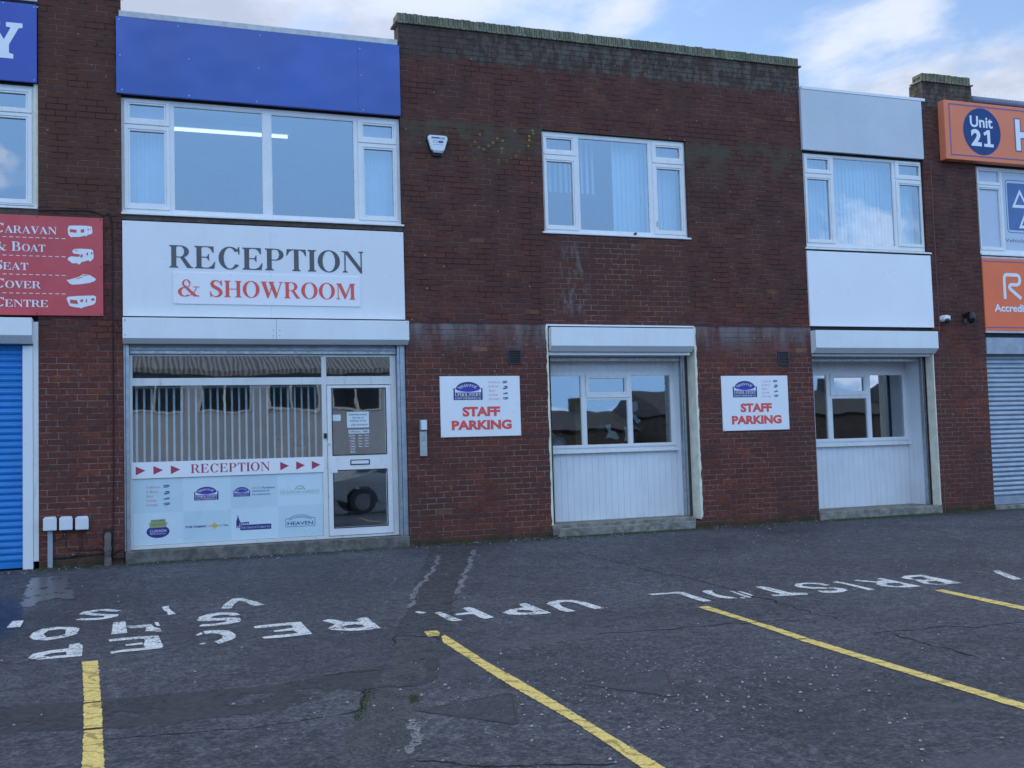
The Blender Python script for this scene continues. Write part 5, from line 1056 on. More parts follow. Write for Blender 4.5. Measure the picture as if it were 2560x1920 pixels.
for p in ([(-1.72, 6.50), (-1.47, 6.50), (-1.47, 6.44), (-1.52, 6.44), (-1.45, 6.30), (-1.375, 6.30+.14), (-1.42, 6.44), (-1.42, 6.50), (-1.28, 6.50), (-1.28, 6.44), (-1.31, 6.43), (-1.405, 6.235), (-1.405, 6.125), (-1.385, 6.112), (-1.385, 6.057), (-1.62, 6.057), (-1.62, 6.112), (-1.585, 6.125), (-1.585, 6.235), (-1.69, 6.43), (-1.72, 6.44)],): pass
xc = -1.495
Yp = [(xc-.235, 6.497), (xc-.03, 6.497), (xc-.03, 6.443), (xc-.075, 6.435), (xc+.012, 6.285), (xc+.085, 6.435), (xc+.035, 6.443), (xc+.035, 6.497), (xc+.214, 6.497), (xc+.214, 6.443), (xc+.170, 6.432), (xc+.066, 6.225), (xc+.066, 6.130), (xc+.080, 6.118), (xc+.113, 6.114), (xc+.113, 6.058), (xc-.113, 6.058), (xc-.113, 6.114), (xc-.080, 6.118), (xc-.066, 6.130), (xc-.066, 6.225), (xc-.185, 6.432), (xc-.235, 6.443)]
a.flat([Yp], -.0425); a.build('lettering', WHITET, yb)
screws(yb, [(-1.155, 6.715), (-1.155, 5.82), (-1.49, 6.73)], -.04, GALVL, .007)
rd = board('sign_board', 'red sign with white caravan and boat pictures at the far left', -3.6, -.400, 2.984, 4.179, -.035, REDS, th=.03)
a = MB(); y = -.0375
a_words = [('CARAVAN', -1.600, -.912, 3.958, 4.074), ('& BOAT', -1.600, -1.038, 3.745, 3.856), ('SEAT', -1.600, -1.224, 3.519, 3.632), ('COVER', -1.600, -1.090, 3.303, 3.415), ('CENTRE', -1.600, -1.007, 3.082, 3.192)]
for s_1, xa, xb, za, zb in a_words: serif(a, s_1, xa, xb, za, zb, y, small=.76, gap=.03)
a.build('lettering', WHITET, rd)
a = MB()
for z_ in (3.911, 3.691, 3.467, 3.244):
    x = -.818
    while x > -2.6: a.flat([rc(x-.042, z_-.004, x, z_+.004)], y); x -= .071
a.build('dashed_lines', WHITET, rd)
vehicles(rd, [(-.790, -.516, 3.930, 4.078), (-.794, -.504, 3.604, 3.797), (-.808, -.480, 3.356, 3.488), (-.808, -.480, 3.072, 3.232)], y, [WHITET, REDS])
screws(rd, [(-.425, 4.158), (-.425, 3.58), (-.425, 3.005), (-1.13, 4.165), (-1.13, 3.005)], -.035, mat('red_screw', (.30, .04, .05), .5), .010)

def staff_sign(x0, z0, W_, H_, label):
    t = thing('parking_sign', label, 'sign', (x0+W_/2, -.02, z0), 'white STAFF PARKING signs on the brick wall')
    fx = lambda v: x0+(v-3.793)/1.140*W_
    fz = lambda v: z0+(v-1.414)/.820*H_
    a = MB(); a.box(x0, x0+W_, -.02, -.004, z0, z0+H_); a.build('panel', STRIP, t, bev=.002)
    y = -.0215
    a = MB(); sans(a, 'STAFF', fx(4.100), fx(4.638), fz(1.686), fz(1.820), y, bold=.05); sans(a, 'PARKING', fx(3.944), fx(4.798), fz(1.506), fz(1.637), y, bold=.05)
    a.build('lettering', REDT, t)
    sofa_logo(t, 'sofa_emblem', fx(3.980), fx(4.392), fz(1.912), fz(2.157), y)
    a = MB()
    for s_1, xb, z_ in (('CARAVAN', 4.649, 2.138), ('& BOAT', 4.620, 2.080), ('SEAT', 4.572, 2.022), ('COVER', 4.607, 1.964), ('CENTRE', 4.634, 1.908)):
        serif(a, s_1, fx(4.480), fx(xb), fz(z_), fz(z_+.027), y, small=.78)
    a.build('small_lettering', PINKP, t)
    vehicles(t, [(fx(4.682), fx(4.752), fz(2.130), fz(2.168)), (fx(4.685), fx(4.755), fz(2.047), fz(2.098)), (fx(4.682), fx(4.760), fz(1.980), fz(2.010)), (fx(4.682), fx(4.762), fz(1.908), fz(1.945))], y, [SLATEP, STRIP])
    screws(t, [(x0+.02, z0+.02), (x0+W_-.02, z0+.03), (x0+.02, z0+H_-.02), (x0+W_-.02, z0+H_-.02), (x0+W_/2, z0+H_-.02)], -.02, GALVL, .005)
staff_sign(3.793, 1.414, 1.140, .820, 'white STAFF PARKING sign between the intercom and the middle opening')
staff_sign(8.112, 1.401, 1.150, .815, 'white STAFF PARKING sign between the middle and right openings')

# right neighbour: orange light box, window graphics, lower panel
ob = thing('light_box_sign', 'deep orange box sign with a dark blue disc reading Unit 21', 'sign', (15.2, -.1, 5.74))
a = MB(); a.box(12.408, 18.0, -.15, -.004, 5.735, 6.715); a.build('box', ORANGE, ob, bev=.006)
a = MB(); a.plate(12.50, 17.9, 5.800, 6.665, -.1525, -.1505, [(12.522, 17.878, 5.822, 6.643)]); a.build('border', PURPLE, ob)
a = MB(); a.flat([ell(13.172, 6.235, .392, .395, 0, 354, 60)], -.1525); a.build('disc', ROYAL, ob)
a = MB(); sans(a, 'Unit', 12.925, 13.400, 6.300, 6.492, -.1545, bold=.025); sans(a, '2', 12.935, 13.150, 5.985, 6.270, -.1545, bold=.045); a.flat([[(13.200, 5.985), (13.400, 5.985), (13.400, 6.035), (13.335, 6.035), (13.335, 6.270), (13.285, 6.270), (13.195, 6.215), (13.215, 6.170), (13.272, 6.200), (13.272, 6.035), (13.200, 6.035)]], -.1545); a.build('lettering', WHITET, ob)
hh = lambda e: [[(13.885-e, 5.970-e), (13.985+e, 5.970-e), (13.985+e, 6.19-e), (14.13-e, 6.19-e), (14.13-e, 5.970-e), (14.23+e, 5.970-e), (14.23+e, 6.503+e), (14.13-e, 6.503+e), (14.13-e, 6.29+e), (13.985+e, 6.29+e), (13.985+e, 6.503+e), (13.885-e, 6.503+e)]]
a = MB(); a.flat(hh(.022), -.1525); a.build('letter_outline', PURPLE, ob)
a = MB(); a.flat(hh(0), -.1545); a.build('letter', WHITET, ob)
VIN = mat('frosted_vinyl', (.52, .60, .70), .35, .04, 1)
wo = window(13.185, 19.0, 4.245, 5.715, .05, [(13.235, 13.666, 5.455, 5.642), (13.225, 13.650, 4.352, 5.335), (13.74, 18.9, 4.31, 5.66)], [(13.195, 13.705, 5.405, 5.690), (13.195, 13.705, 4.300, 5.395)], GLASS,
    'neighbouring upstairs window covered with pale vinyl at the right edge', sill=(13.15, 19.0, 4.20, -.02), mats=UPVC)
gt = thing('window_vinyl', 'pale vinyl with a blue square of white triangles in the window at the right edge', 'window graphic', (15, .09, 4.3))
a = MB()
for q in ((13.230, 13.670, 5.450, 5.645), (13.22, 13.655, 4.348, 5.338)): a.flat([rc(q[0], q[2], q[1], q[3])], .073)
a.flat([rc(13.735, 4.305, 18.9, 5.665)], .073)
a.build('vinyl_sheet', VIN, gt)
def rrect(x0, x1, z0, z1, r_): return ell(x1-r_, z1-r_, r_, r_, 0, 90, 6)+ell(x0+r_, z1-r_, r_, r_, 90, 180, 6)+ell(x0+r_, z0+r_, r_, r_, 180, 270, 6)+ell(x1-r_, z0+r_, r_, r_, 270, 360, 6)
a = MB(); a.flat([rrect(13.818, 14.66, 4.618, 5.530, .07), rrect(13.832, 14.646, 4.632, 5.516, .06)], .0715); a.flat([rrect(13.858, 14.62, 4.665, 5.475, .03)], .0715); a.build('blue_square', mat('muted_blue_print', (.07, .15, .36), .4), gt)
a = MB()
for cx, cz in ((14.13, 5.21), (14.36, 5.21), (14.245, 4.86)):
    s_1 = .185 if cx < 14.2 else .17
    a.flat([[(cx-s_1, cz-.155), (cx+s_1, cz-.155), (cx, cz+.165)], [(cx-s_1*.60, cz-.105), (cx+s_1*.60, cz-.105), (cx, cz+.085)]], .0703 if cx < 14.2 else .0708)
a.build('triangles', WHITET, gt)
a = MB(); sans(a, 'Vehicle Testing', 13.755, 14.70, 4.440, 4.518, .0712, bold=.01); a.build('lettering', mat('grey_blue_print', (.15, .20, .30), .4), gt)
op = board('sign_board', 'orange panel with white rounded R emblem at the right edge', 13.150, 18.5, 2.940, 4.150, -.02, ORANGE2, th=.03)
a = MB(); a.box(13.152, 18.4, -.0215, -.0205, 4.088, 4.106); a.box(13.152, 18.4, -.0215, -.0205, 2.985, 3.003); a.build('stripes', PURPLE, op)
a = MB(); a.box(13.150, 18.5, -.018, .02, 2.905, 2.939); a.box(13.150, 18.5, -.018, .02, 4.151, 4.18); a.build('edging', TRIM, op)
a = MB()
sp_ = [(13.590, 3.474), (13.590, 3.80), (13.596, 3.845), (13.615, 3.872), (13.65, 3.882), (13.86, 3.882), (13.905, 3.866), (13.925, 3.82), (13.925, 3.785), (13.905, 3.735), (13.86, 3.716), (13.73, 3.716), (13.700, 3.698), (13.690, 3.675), (13.705, 3.645), (13.935, 3.485)]
a.flat([pen(sp_, [.058]*len(sp_))], -.0225); a.build('emblem', WHITET, op)
a = MB(); sans(a, 'Accredited', 13.350, 14.235, 3.258, 3.385, -.0225, bold=.03); a.build('lettering', WHITET, op)

# left neighbour window
wn = window(-5.6, -1.140, 4.315, 5.782, .06, [(-1.84, -1.258, 5.498, 5.672), (-1.84, -1.256, 4.388, 5.368), (-5.5, -1.98, 4.36, 5.72)], [(-1.90, -1.188, 5.440, 5.735), (-1.90, -1.188, 4.335, 5.425)], GLASS,
    'neighbouring upstairs window at the left edge', sill=(-5.6, -1.128, 4.262, -.02))
a = MB(); a.box(-5.6, -1.12, .0, .12, 4.182, 4.258); a.build('timber_strip', BROWNT, B)
a = MB(); a.box(-1.165, -1.118, .02, .12, 4.26, 5.79); a.build('frame_packer', PLASTER, B)
ws = thing('window_clutter', 'grey draped cloth shapes hanging behind the far left window', 'cloth', (-1.8, .5, 4.4))
a = MB(); a.flat([[(-1.9, 5.75), (-1.62, 5.75), (-1.58, 5.2), (-1.66, 4.7), (-1.60, 4.3), (-1.9, 4.3)]], .5); a.build('cloth', mat('grey_cloth', (.25, .22, .24), .9, .3, 4), ws)

# ------------------------------------------------------------------ small wall fittings
def vent(x0, x1, z0, z1, label):
    t = thing('air_vent', label, 'vent', ((x0+x1)/2, 0, z0), 'dark louvred air vents')
    a = MB(); a.plate(x0, x1, z0, z1, -.016, -.001, [(x0+.014, x1-.014, z0+.012, z1-.012)]); a.build('frame', mat('dark_blue_plastic', (.03, .035, .06), .5), t, bev=.003)
    a = MB(); n = 7; h_ = (z1-z0-.026)/n
    for k in range(n): z = z0+.013+k*h_; a.prismx([(-.014, z), (-.012, z+.003), (-.003, z+h_*.75), (-.003, z+h_*.68), (-.012, z)], x0+.014, x1-.014)
    a.box(x0+.014, x1-.014, -.002, -.0015, z0+.012, z1-.012)
    a.build('louvres', BLACK, t)
vent(4.782, 4.968, 2.394, 2.592, 'square louvred vent above the STAFF PARKING sign nearer the door')
vent(9.118, 9.305, 2.376, 2.585, 'square louvred vent above the STAFF PARKING sign by the right opening')

al_ = thing('alarm_box', 'white tapered burglar alarm box high on the wall beside the blue fascia', 'alarm box', (3.835, -.03, 5.23))
def shp(k, dz=0): return [(3.835+(x-3.835)*k, 5.40+(z-5.40)*k+dz) for x, z in [(3.742, 5.300), (3.785, 5.283), (3.885, 5.283), (3.925, 5.300), (3.975, 5.455), (3.968, 5.492), (3.940, 5.505), (3.728, 5.505), (3.702, 5.490), (3.697, 5.455)]]
a = MB(); a.prismy([(3.770, 5.232), (3.905, 5.232), (3.935, 5.30), (3.985, 5.45), (3.985, 5.50), (3.70, 5.50), (3.69, 5.45), (3.74, 5.30)], -.045, -.001); a.build('backplate', BLACK, al_, bev=.006)
a = MB(); a.prismy(shp(1.0), -.085, -.046); a.build('cover', PLASTIC_W, al_, bev=.012)
a = MB(); a.prismy([(3.772, 5.262), (3.898, 5.262), (3.912, 5.296), (3.760, 5.296)], -.089, -.0465); a.build('strobe_lens', PLASTIC_G, al_, bev=.004)
a = MB(); sans(a, 'UK', 3.868, 3.938, 5.447, 5.480, -.0865, bold=.02); a.flat([rc(3.745, 5.456, 3.862, 5.478)], -.0865); a.flat([rrect(3.765, 3.835, 5.398, 5.430, .012), rrect(3.769, 3.831, 5.402, 5.426, .01)], -.0865); a.flat([rrect(3.842, 3.912, 5.398, 5.430, .012)], -.0865); a.flat([rc(3.765, 5.372, 3.912, 5.376)], -.0865)
a.build('lettering', SLATEP, al_)

ic = thing('door_intercom', 'slim brushed steel door intercom panel beside the reception door', 'intercom', (3.542, -.02, 1.17))
a = MB(); a.box(3.494, 3.592, -.042, -.001, 1.172, 1.500); a.build('faceplate', CHROME, ic, bev=.004)
a = MB()
for r_ in range(4):
    for c_ in range(5): a.prismy(ell(3.520+c_*.011, 1.43-r_*.016, .0028, .0028, 0, 315, 7), -.0432, -.0418)
a.build('speaker_holes', BLACK, ic)
a = MB(); a.prismy(ell(3.545, 1.338, .009, .009, 0, 342, 18), -.048, -.041); a.build('button', PLASTIC_W, ic)
a = MB(); a.prismy(ell(3.566, 1.480, .006, .006, 0, 315, 8), -.0435, -.0415); a.build('camera_eye', BLACK, ic)
kc = thing('entry_sensor', 'small white cube reader with grey surround on top of the steel intercom', 'sensor', (3.542, -.03, 1.51))
a = MB(); a.box(3.500, 3.600, -.048, -.001, 1.512, 1.655); a.build('surround', PLASTIC_G, kc, bev=.006)
a = MB(); a.box(3.512, 3.588, -.066, -.0485, 1.520, 1.648); a.build('cover', PLASTIC_W, kc, bev=.006)

def jbox(x0, x1, z0, z1, label):
    t = thing('junction_box', label, 'junction box', ((x0+x1)/2, -.04, z0), 'white square junction boxes low on the left pier')
    a = MB(); a.box(x0+.008, x1-.008, -.055, -.001, z0+.006, z1-.006); a.build('back_box', mat('shaded_plastic', (.45, .46, .48), .5), t, bev=.006)
    a = MB(); a.box(x0, x1, -.082, -.0555, z0, z1-.012); a.build('lid', PLASTIC_W, t, bev=.010)
    a = MB(); a.box(x0+.02, x1-.012, -.066, -.058, z1-.011, z1+.002); a.build('hinge', PLASTIC_W, t, bev=.002)
jbox(-1.070, -.922, .443, .604, 'leftmost of three white junction boxes, above the grey conduit')
jbox(-.896, -.750, .441, .600, 'middle of three white junction boxes on the left pier')
jbox(-.722, -.575, .436, .594, 'rightmost of three white junction boxes on the left pier')
cd_ = MB(); cd_.box(-1.025, -.970, -.030, -.002, -.01, .443); tag(cd_.build('conduit', PLASTIC_G, None, bev=.003), 'grey square conduit running down from the leftmost junction box to the ground', 'conduit')
pp = thing('drain_pipe', 'rusty old drain stub coming out of a hole at the foot of the left pier', 'pipe', (-.366, -.05, 0))
a = MB(); a.tube([(-.366, .06, .352), (-.366, -.01, .350), (-.366, -.045, .33), (-.366, -.055, .27), (-.366, -.055, .02)], [.036, .040, .042, .038, .038], 14); a.build('stub', RUST, pp, smooth=True)
a = MB(); a.tube([(-.366, -.055, .175), (-.366, -.055, .215)], .046, 14); a.tube([(-.366, -.055, .09), (-.366, -.055, -.01)], .041, 14); a.build('collar', RUST, pp)
a = MB(); a.prismy([(-.426, .30), (-.345, .275), (-.312, .29), (-.311, .425), (-.335, .432), (-.420, .430)], -.002, .004); a.build('wall_hole', DARKG, pp)
def cable(label, pts, r_=.006, mt=BLACKR):
    q = [Vector(p) for p in spl(pts, 8)]; a = MB(); a.tube(q, r_, 6); tag(a.build('cable', mt, None, smooth=True), label, 'cable', 'thin cables clipped to the left pier')
cable('long dark cable running down the left pier from the red sign to the drain stub', [(-1.118, -.008, 4.247), (-.80, -.01, 4.262), (-.541, -.01, 4.266), (-.40, -.01, 4.215), (-.300, -.01, 4.14), (-.294, -.01, 3.0), (-.292, -.01, 2.164), (-.296, -.01, 1.2), (-.303, -.01, .5), (-.31, -.02, .30), (-.305, -.02, .05)], .0065)
cable('cable looping down from the middle junction box', [(-.85, -.02, .44), (-.86, -.03, .37), (-.90, -.03, .335), (-.965, -.02, .32)])
cable('cable hanging in a loop between the middle and right junction boxes', [(-.82, -.02, .44), (-.825, -.03, .30), (-.80, -.035, .215), (-.70, -.03, .20), (-.42, -.02, .19)], .005)
cable('cable curving down from the rightmost junction box', [(-.655, -.02, .435), (-.655, -.03, .25), (-.70, -.03, .15), (-.80, -.02, .115), (-.96, -.01, .10)], .005)
cable('low dark cable running sideways to the step', [(-.965, -.012, .115), (-.60, -.015, .13), (-.40, -.02, .135), (-.30, -.03, .08), (-.19, -.02, .07)], .007)
cable('short dark cable between drain stub and shopfront guide', [(-.31, -.02, .11), (-.25, -.02, .16), (-.19, -.01, .17)], .006)
jn = MB(); pts = [(12.205, -.004, 5.70), (12.207, -.004, 3.0), (12.150, -.004, 2.05), (12.125, -.004, .02)]
jn.tube(pts, .006, 6); tag(jn.build('cable', mat('brown_cable', (.16, .10, .085), .7), None), 'thin brown line running down the right pier edge', 'cable')

c1_ = thing('security_camera', 'white dome security camera on the right pier', 'security camera', (12.28, -.05, 3.1), 'security cameras on the right pier')
def sphere(mb, c, r_, sz=1.0, n=14, lo=-90, hi=90):
    rows = 9; vs = []
    for i in range(rows+1):
        la = R(lo+(hi-lo)*i/rows)
        for j in range(n): vs.append((c[0]+r_*math.cos(la)*math.cos(2*math.pi*j/n), c[1]+r_*math.cos(la)*math.sin(2*math.pi*j/n), c[2]+r_*sz*math.sin(la)))
    mb.add(vs, [(i*n+j, i*n+(j+1) % n, (i+1)*n+(j+1) % n, (i+1)*n+j) for i in range(rows) for j in range(n)])
a = MB(); a.tube([(12.27, -.001, 3.125), (12.27, -.035, 3.125)], .055, 16); a.build('base', PLASTIC_W, c1_)
a = MB(); sphere(a, (12.28, -.085, 3.118), .062); a.tube([(12.30, -.05, 3.125), (12.355, -.10, 3.128)], .04, 12); a.build('housing', PLASTIC_W, c1_, smooth=True)
a = MB(); sphere(a, (12.268, -.115, 3.082), .043); a.build('lens', BLACK, c1_, smooth=True)
c2_ = thing('security_camera', 'black bracketed dome security camera near the orange panel', 'security camera', (12.74, -.05, 3.1), 'security cameras on the right pier')
a = MB(); a.box(12.690, 12.745, -.02, -.001, 3.05, 3.225); a.prismx([(-.02, 3.215), (-.16, 3.225), (-.17, 3.20), (-.02, 3.13)], 12.70, 12.735); a.build('bracket', BLACK, c2_, bev=.004)
a = MB(); a.tube([(12.735, -.15, 3.225), (12.735, -.15, 3.135)], [.035, .066], 16); a.build('hood', BLACK, c2_, smooth=False)
a = MB(); sphere(a, (12.735, -.15, 3.095), .058); a.tube([(12.735, -.15, 3.15), (12.735, -.15, 3.09)], .062, 16); a.build('dome', BLACK, c2_, smooth=True)

# ------------------------------------------------------------------ inside the rooms
def blind(name, label, x0, x1, z0, z1, y, pitch, wd, mt, ang=35, seed=1, grp='vertical blinds behind the windows'):
    t = thing(name, label, 'blind', ((x0+x1)/2, y, z0), grp); rs_ = random.Random(seed)
    a = MB(); a.box(x0, x1, y-.02, y+.02, z1, z1+.035); a.build('head_rail', PLASTIC_W, t)
    a = MB(); x = x0+.03
    while x < x1-.02:
        an = R(ang+rs_.uniform(-7, 7)); dx = math.cos(an)*wd/2; dy = math.sin(an)*wd/2; b = dx*.12
        a.add([(x-dx, y-dy, z0), (x, y+b, z0), (x+dx, y+dy, z0), (x-dx, y-dy, z1), (x, y+b, z1), (x+dx, y+dy, z1)], [(0, 1, 4, 3), (1, 2, 5, 4)])
        x += pitch
    a.build('slats', mt, t)
blind('vertical_blind', 'grey vertical blind slats behind the big reception window', -.06, 2.22, 1.02, 2.12, .24, .088, .032, BLINDG, 36, 3)
blind('vertical_blind', 'pale vertical blind drawn to the right half of the middle upstairs window', 6.60, 7.66, 4.33, 5.72, .28, .075, .085, BLIND, 16, 4)
blind('vertical_blind', 'pale vertical blind hanging at the left of the middle upstairs window', 5.46, 6.36, 4.95, 5.72, .42, .085, .08, BLIND, 35, 5)
blind('vertical_blind', 'full width pale vertical blind in the right upstairs window', 9.80, 12.01, 4.26, 5.72, .26, .072, .085, BLIND, 10, 6)
blind('vertical_blind', 'pale vertical blind in the right casement of the reception upstairs window', 2.83, 3.28, 4.34, 5.70, .26, .05, .06, BLIND, 15, 7)
blind('vertical_blind', 'pale vertical blind in the left casement of the reception upstairs window', -.15, .36, 4.34, 5.70, .30, .05, .06, BLIND, 15, 8)
tl = thing('tube_lamp', 'lit white fluorescent tube lamp on the upstairs office ceiling', 'lamp', (1.28, 1.5, 5.8))
a = MB(); a.box(.10, 2.06, 1.45, 1.55, 5.835, 5.90); a.build('batten', PLASTIC_W, tl)
a = MB(); a.tube([(.12, 1.5, 5.812), (2.04, 1.5, 5.812)], .024, 10); a.build('tube', emis('lamp_tube_glow', (.9, 1, .95), .85), tl)
# ground floor contents
def shelving(x, y, label, seed):
    rs_ = random.Random(seed); t = thing('shelving_unit', label, 'shelving', (x, y, 0), 'workshop shelving seen through the windows')
    a = MB()
    for dx in (0, 1.55): a.box(x+dx, x+dx+.05, y, y+.45, 0, 2.3)
    for z in (.5, .95, 1.4, 1.85, 2.25): a.box(x+.05, x+1.55, y, y+.45, z, z+.03)
    a.build('frame', WOOD, t)
    cols = [mat('fabric_navy', (.03, .04, .10), .9), mat('fabric_olive', (.16, .17, .09), .9), mat('fabric_cream', (.42, .40, .32), .9), mat('fabric_red', (.25, .04, .05), .9), mat('fabric_slate', (.10, .14, .18), .9)]
    for z in (.53, .98, 1.43, 1.88):
        q = x+.1
        while q < x+1.5:
            r_ = rs_.uniform(.045, .10); a = MB(); a.tube([(q+r_, y-.03, z+r_), (q+r_, y+.4, z+r_)], r_, 10); a.build('fabric_roll', rs_.choice(cols), t)
            q += 2*r_+.02+rs_.choice((0, 0, .12))
shelving(6.0, 2.2, 'timber shelves of fabric rolls behind the middle workshop window', 2)
shelving(8.0, 2.8, 'timber shelves of fabric rolls deeper inside the middle workshop', 6)
shelving(10.3, 2.4, 'timber shelves of fabric rolls behind the right workshop window', 4)
def table(x, y, label):
    t = thing('work_table', label, 'table', (x, y, 0)); a = MB(); a.box(x-.8, x+.8, y-.35, y+.35, .86, .90); a.build('table_top', WOOD, t)
    for dx in (-.75, .70):
        for dy in (-.3, .25): a = MB(); a.box(x+dx, x+dx+.05, y+dy, y+dy+.05, 0, .86); a.build('leg', WOOD, t)
table(6.6, 1.3, 'cutting table inside the middle workshop window'); table(11.2, 1.6, 'cutting table inside the right workshop window')
def sack(x, y, z, r_, label, mt, seed):
    rs_ = random.Random(seed); bm_ = bmesh.new(); bmesh.ops.create_icosphere(bm_, subdivisions=4, radius=1)
    for v in bm_.verts:
        n_ = 1+.22*noise.noise(v.co*2.2+Vector((seed, 0, 0)))+.10*abs(noise.noise(v.co*6)); v.co = Vector((v.co.x*r_*n_, v.co.y*r_*n_*.8, v.co.z*r_*n_*1.1))
    me = bpy.data.meshes.new('sack'); bm_.to_mesh(me); bm_.free(); me.materials.append(mt); me.polygons.foreach_set('use_smooth', [True]*len(me.polygons))
    o = bpy.data.objects.new('plastic_sack', me); COL.objects.link(o); o.location = (x, y, z); tag(o, label, 'sack')
PL = mat('clear_plastic_bag', (.30, .36, .40), .22, .3, 9, spec=.8)
sack(5.80, .95, 1.14, .24, 'shiny grey plastic sack at the left of the middle workshop window', PL, 2)
sack(6.28, 1.0, 1.08, .17, 'smaller crumpled plastic sack beside the table edge', PL, 5)
pa = mat('white_card', (.55, .58, .56), .7)
def card(label, pts, y, dz):
    a = MB(); a.prismy(pts, y, y+.003); tag(a.build('paper_pattern', pa), label, 'paper pattern', 'paper patterns hanging in the workshop')
card('bent white paper pattern hanging high in the middle workshop', [(7.02, 1.88), (7.2, 1.90), (7.22, 1.78), (7.12, 1.72), (7.26, 1.60), (7.20, 1.55), (7.05, 1.72)], .95, 0)
card('white paper pattern low in the centre of the middle workshop', [(6.62, 1.55), (6.72, 1.56), (6.72, 1.46), (6.80, 1.44), (6.86, 1.34), (6.80, 1.32), (6.70, 1.36), (6.62, 1.34), (6.68, 1.44)], .9, 0)
card('white paper pattern beside the other low one', [(6.95, 1.52), (7.08, 1.50), (7.10, 1.30), (6.94, 1.30), (6.97, 1.38)], .92, 0)
po = MB(); po.box(6.02, 6.10, .62, .70, 0, 2.6); tag(po.build('timber_post', WOOD), 'upright timber post behind the middle workshop window', 'post')
po = MB(); po.box(11.62, 11.80, .95, 1.10, 0, 2.6); tag(po.build('timber_post', mat('dark_red_timber', (.07, .03, .02), .7, .4)), 'dark red upright behind the right workshop window', 'post')
bnc = thing('reception_sofa', 'low grey sofa behind the reception window', 'sofa', (.9, 1.4, 0))
SG = mat('sofa_grey', (.10, .11, .14), .9)
a = MB(); a.box(.45, 1.55, 1.1, 1.8, .12, .45); a.build('seat', SG, bnc, bev=.05); a = MB(); a.box(.45, 1.55, 1.8, 2.0, .12, 1.25); a.build('backrest', SG, bnc, bev=.05)
for x_ in (.30, 1.55): a = MB(); a.box(x_, x_+.15, 1.1, 2.0, .12, .65); a.build('armrest', SG, bnc, bev=.04)
dk_ = thing('display_stand', 'small stand of coloured swatches deep in the reception', 'display stand', (2.2, 3.0, 0))
a = MB(); a.box(2.0, 2.5, 3.0, 3.1, 0, 1.5); a.build('frame', BLACK, dk_)
for k in range(6):
    a = MB(); a.box(2.03+(k % 2)*.23, 2.22+(k % 2)*.23, 2.985, 2.999, .6+(k//2)*.28, .8+(k//2)*.28); a.build('swatch', [REDT, PAPER, NAVY, PAPER, REDD, OLIVEP][k], dk_)

# ------------------------------------------------------------------ what stands opposite and shows in the glass
wh = thing('warehouse', 'long pale warehouse opposite with a corrugated roof, seen in the shopfront glass', 'building', (-1, -27, -.4))
WHW = mat('pale_render_wall', (.50, .56, .64), .85, .12, 1.5); COR = None
mt, N = newmat('corrugated_sheet'); P_n = pos(N); s_ = N.n('ShaderNodeSeparateXYZ', {0: P_n})
wv = N.m('SINE', N.m('MULTIPLY', s_.outputs[0], 36.0))
bb = N.n('ShaderNodeBsdfPrincipled', {'Base Color': N.mix(N.ss(wv, -.6, .6), (.13, .14, .15), (.36, .38, .39)), 'Roughness': .7})
N.n('ShaderNodeOutputMaterial', {0: bb.outputs[0]}); COR = mt
a = MB(); a.box(-22, 9.5, -40, -26.0, -.4, 4.2); a.build('wall', WHW, wh)
a = MB(); a.prismx([(-25.4, 4.2), (-25.4, 4.4), (-33, 7.0), (-40.6, 4.4), (-40.6, 4.2)], -22.4, 9.9); a.build('roof', COR, wh)
for k in range(12):
    x = -20+k*2.45
    a = MB(); a.plate(x, x+1.9, 2.85, 3.9, -26.0, -25.93, [(x+.07, x+.90, 2.92, 3.83), (x+.98, x+1.83, 2.92, 3.83)]); wf = a.build('window', UPVC, wh)
    a = MB(); a.box(x+.06, x+1.84, -26.0, -25.985, 2.91, 3.84); a.build('pane', mat('far_dark_glass', (.02, .025, .03), .1), wf)
def house(x, y, wd, h_, rh, label, wm_, seed):
    t = thing('terraced_house', label, 'house', (x+wd/2, y, -.4), 'brick houses opposite seen only as reflections')
    a = MB(); a.box(x, x+wd, y-8, y, -.4, h_); a.build('wall', wm_, t)
    a = MB(); a.prismx([(y+.4, h_-.05), (y-4, h_+rh), (y-8.4, h_-.05)], x-.2, x+wd+.2); r_ = a.build('roof', mat('slate_roof', (.07, .07, .08), .8, .2, 3), t)
    a = MB(); a.box(x+wd*.7, x+wd*.7+.7, y-4.4, y-3.6, h_+rh-.8, h_+rh+.9); a.build('chimney', wm_, r_)
    for q in (.15, .58):
        for z in (.6, 2.6):
            if z < h_-1.3: a = MB(); a.box(x+wd*q, x+wd*q+1.3, y-.02, y+.03, z, z+1.1); a.build('window', mat('far_dark_glass', (.02, .025, .03), .1), t)
HB = mat('far_brick', (.055, .052, .052), .9, .25, 2)
for k, (x, y, wd, h_, rh) in enumerate(((11.5, -44, 8, 2.0, 1.1), (21, -46, 9, 2.2, 1.3), (31.5, -45, 9, 3.0, 1.8), (42, -47, 9, 3.0, 1.7), (52, -45, 10, 3.2, 1.8))):
    house(x, y, wd, h_, rh, ['nearest low brick house opposite', 'second low brick house opposite', 'third low brick house opposite', 'fourth low brick house opposite', 'farthest low brick house opposite'][k]+' seen in the workshop glass', HB, k)
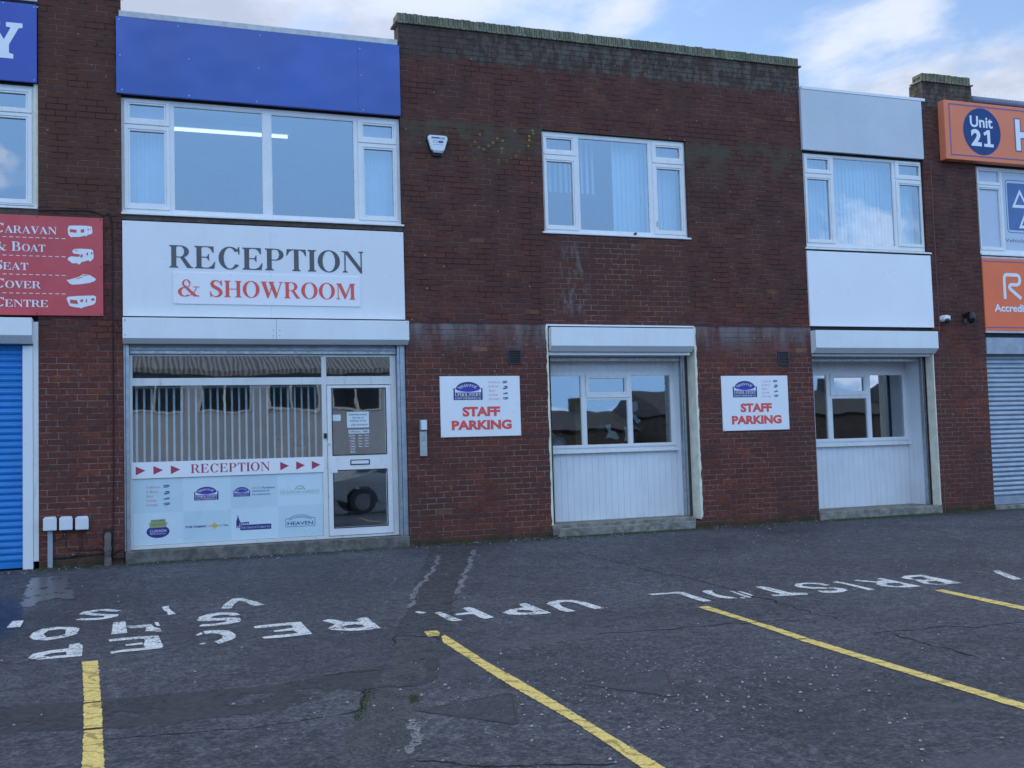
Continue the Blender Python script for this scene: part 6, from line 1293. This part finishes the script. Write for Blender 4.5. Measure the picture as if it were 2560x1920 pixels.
# parked car reflected in the door glass
def car(cx, cy, label, col, flip=1):
    t = thing('parked_car', label, 'car', (cx, cy, gz(cy))); z0 = gz(cy)
    paint = mat('car_paint_'+str(len(MATS)), col, .25, .03, 1, coat=.6)
    prof = [(-2.1, .38), (-2.15, .62), (-2.05, .86), (-1.25, .98), (-.55, 1.42), (.65, 1.46), (1.45, 1.05), (2.02, .98), (2.12, .62), (2.08, .36)]
    low = [(1.72, .30)]+[(1.35+.38*math.cos(R(q)), .33+.38*math.sin(R(q))) for q in range(0, 181, 20)]+[(.9, .26), (-.9, .26)]+[(-1.35+.38*math.cos(R(q)), .33+.38*math.sin(R(q))) for q in range(0, 181, 20)]+[(-1.74, .30)]
    out = prof+low; ws_ = [(0, .88)]
    def half(z): return .88 if z < .9 else .88-(z-.9)*.42
    n = len(out); vs = [(cx+flip*x, cy+half(z), z0+z) for x, z in out]+[(cx+flip*x, cy-half(z), z0+z) for x, z in out]
    tr = tessellate_polygon([[Vector((x, z, 0)) for x, z in out]])
    a = MB(); a.add(vs, [(i, (i+1) % n, n+(i+1) % n, n+i) for i in range(n)]+[tuple(q) for q in tr]+[tuple(n+i for i in reversed(q)) for q in tr]); a.build('body', paint, t, bev=.05)
    gl_ = mat('car_glass', (.015, .018, .02), .05, .02)
    for s_1 in (1, -1):
        for nm, pts in (('side_window', [(-1.08, 1.0), (-.52, 1.36), (.05, 1.39), (.05, 1.0)]), ('side_window', [(.10, 1.0), (.10, 1.39), (.62, 1.40), (1.2, 1.06), (1.15, 1.0)])):
            a = MB(); m_ = [(cx+flip*x, cy+s_1*(half(z)+.004), z0+z) for x, z in pts]; a.add(m_, [tuple(range(len(m_)))]); a.build(nm, gl_, t)
        for wx in (-1.35, 1.35):
            a = MB(); a.tube([(cx+flip*wx, cy+s_1*.88, z0+.32), (cx+flip*wx, cy+s_1*.66, z0+.32)], .32, 24); wl_ = a.build('wheel', BLACKR, t)
            a = MB(); a.tube([(cx+flip*wx, cy+s_1*.885, z0+.32), (cx+flip*wx, cy+s_1*.86, z0+.32)], .21, 10); a.build('rim', GALV, wl_)
        for ex, nm, cm in ((-2.11, 'headlight', PLASTIC_W), (2.09, 'tail_light', REDD)):
            a = MB(); a.box(cx+flip*ex-.03, cx+flip*ex+.03, cy+s_1*.60-.14, cy+s_1*.60+.14, z0+.66, z0+.80); a.build(nm, cm, t, bev=.01)
    a = MB(); a.add([(cx+flip*x, cy+s_*.68, z0+z) for x, z, s_ in ((-1.18, 1.03, 1), (-.60, 1.405, .92), (-.60, 1.405, -.92), (-1.18, 1.03, -1))], [(0, 1, 2, 3)]); a.build('windscreen', gl_, t)
car(6.5, -12.6, 'dark blue parked car behind the photographer, mirrored in the door glass', (.26, .33, .42))
car(15.5, -25, 'white parked car beyond the silver one, mirrored in the workshop glass', (.65, .66, .68))
car(20.6, -26, 'dark red parked car in the far row opposite', (.20, .02, .03), -1)
car(26.5, -27, 'grey parked car in the far row opposite', (.16, .17, .19))
car(33, -30, 'pale blue parked car at the far end of the row opposite', (.25, .34, .42), -1)
car(11.2, -17.5, 'silver parked car farther along, mirrored in the middle workshop glass', (.30, .31, .33), -1)

for o in sc.objects:
    if o.parent is None and o.type in ('MESH', 'EMPTY') and 'label' not in o and 'kind' not in o: print('UNLABELLED', o.name)
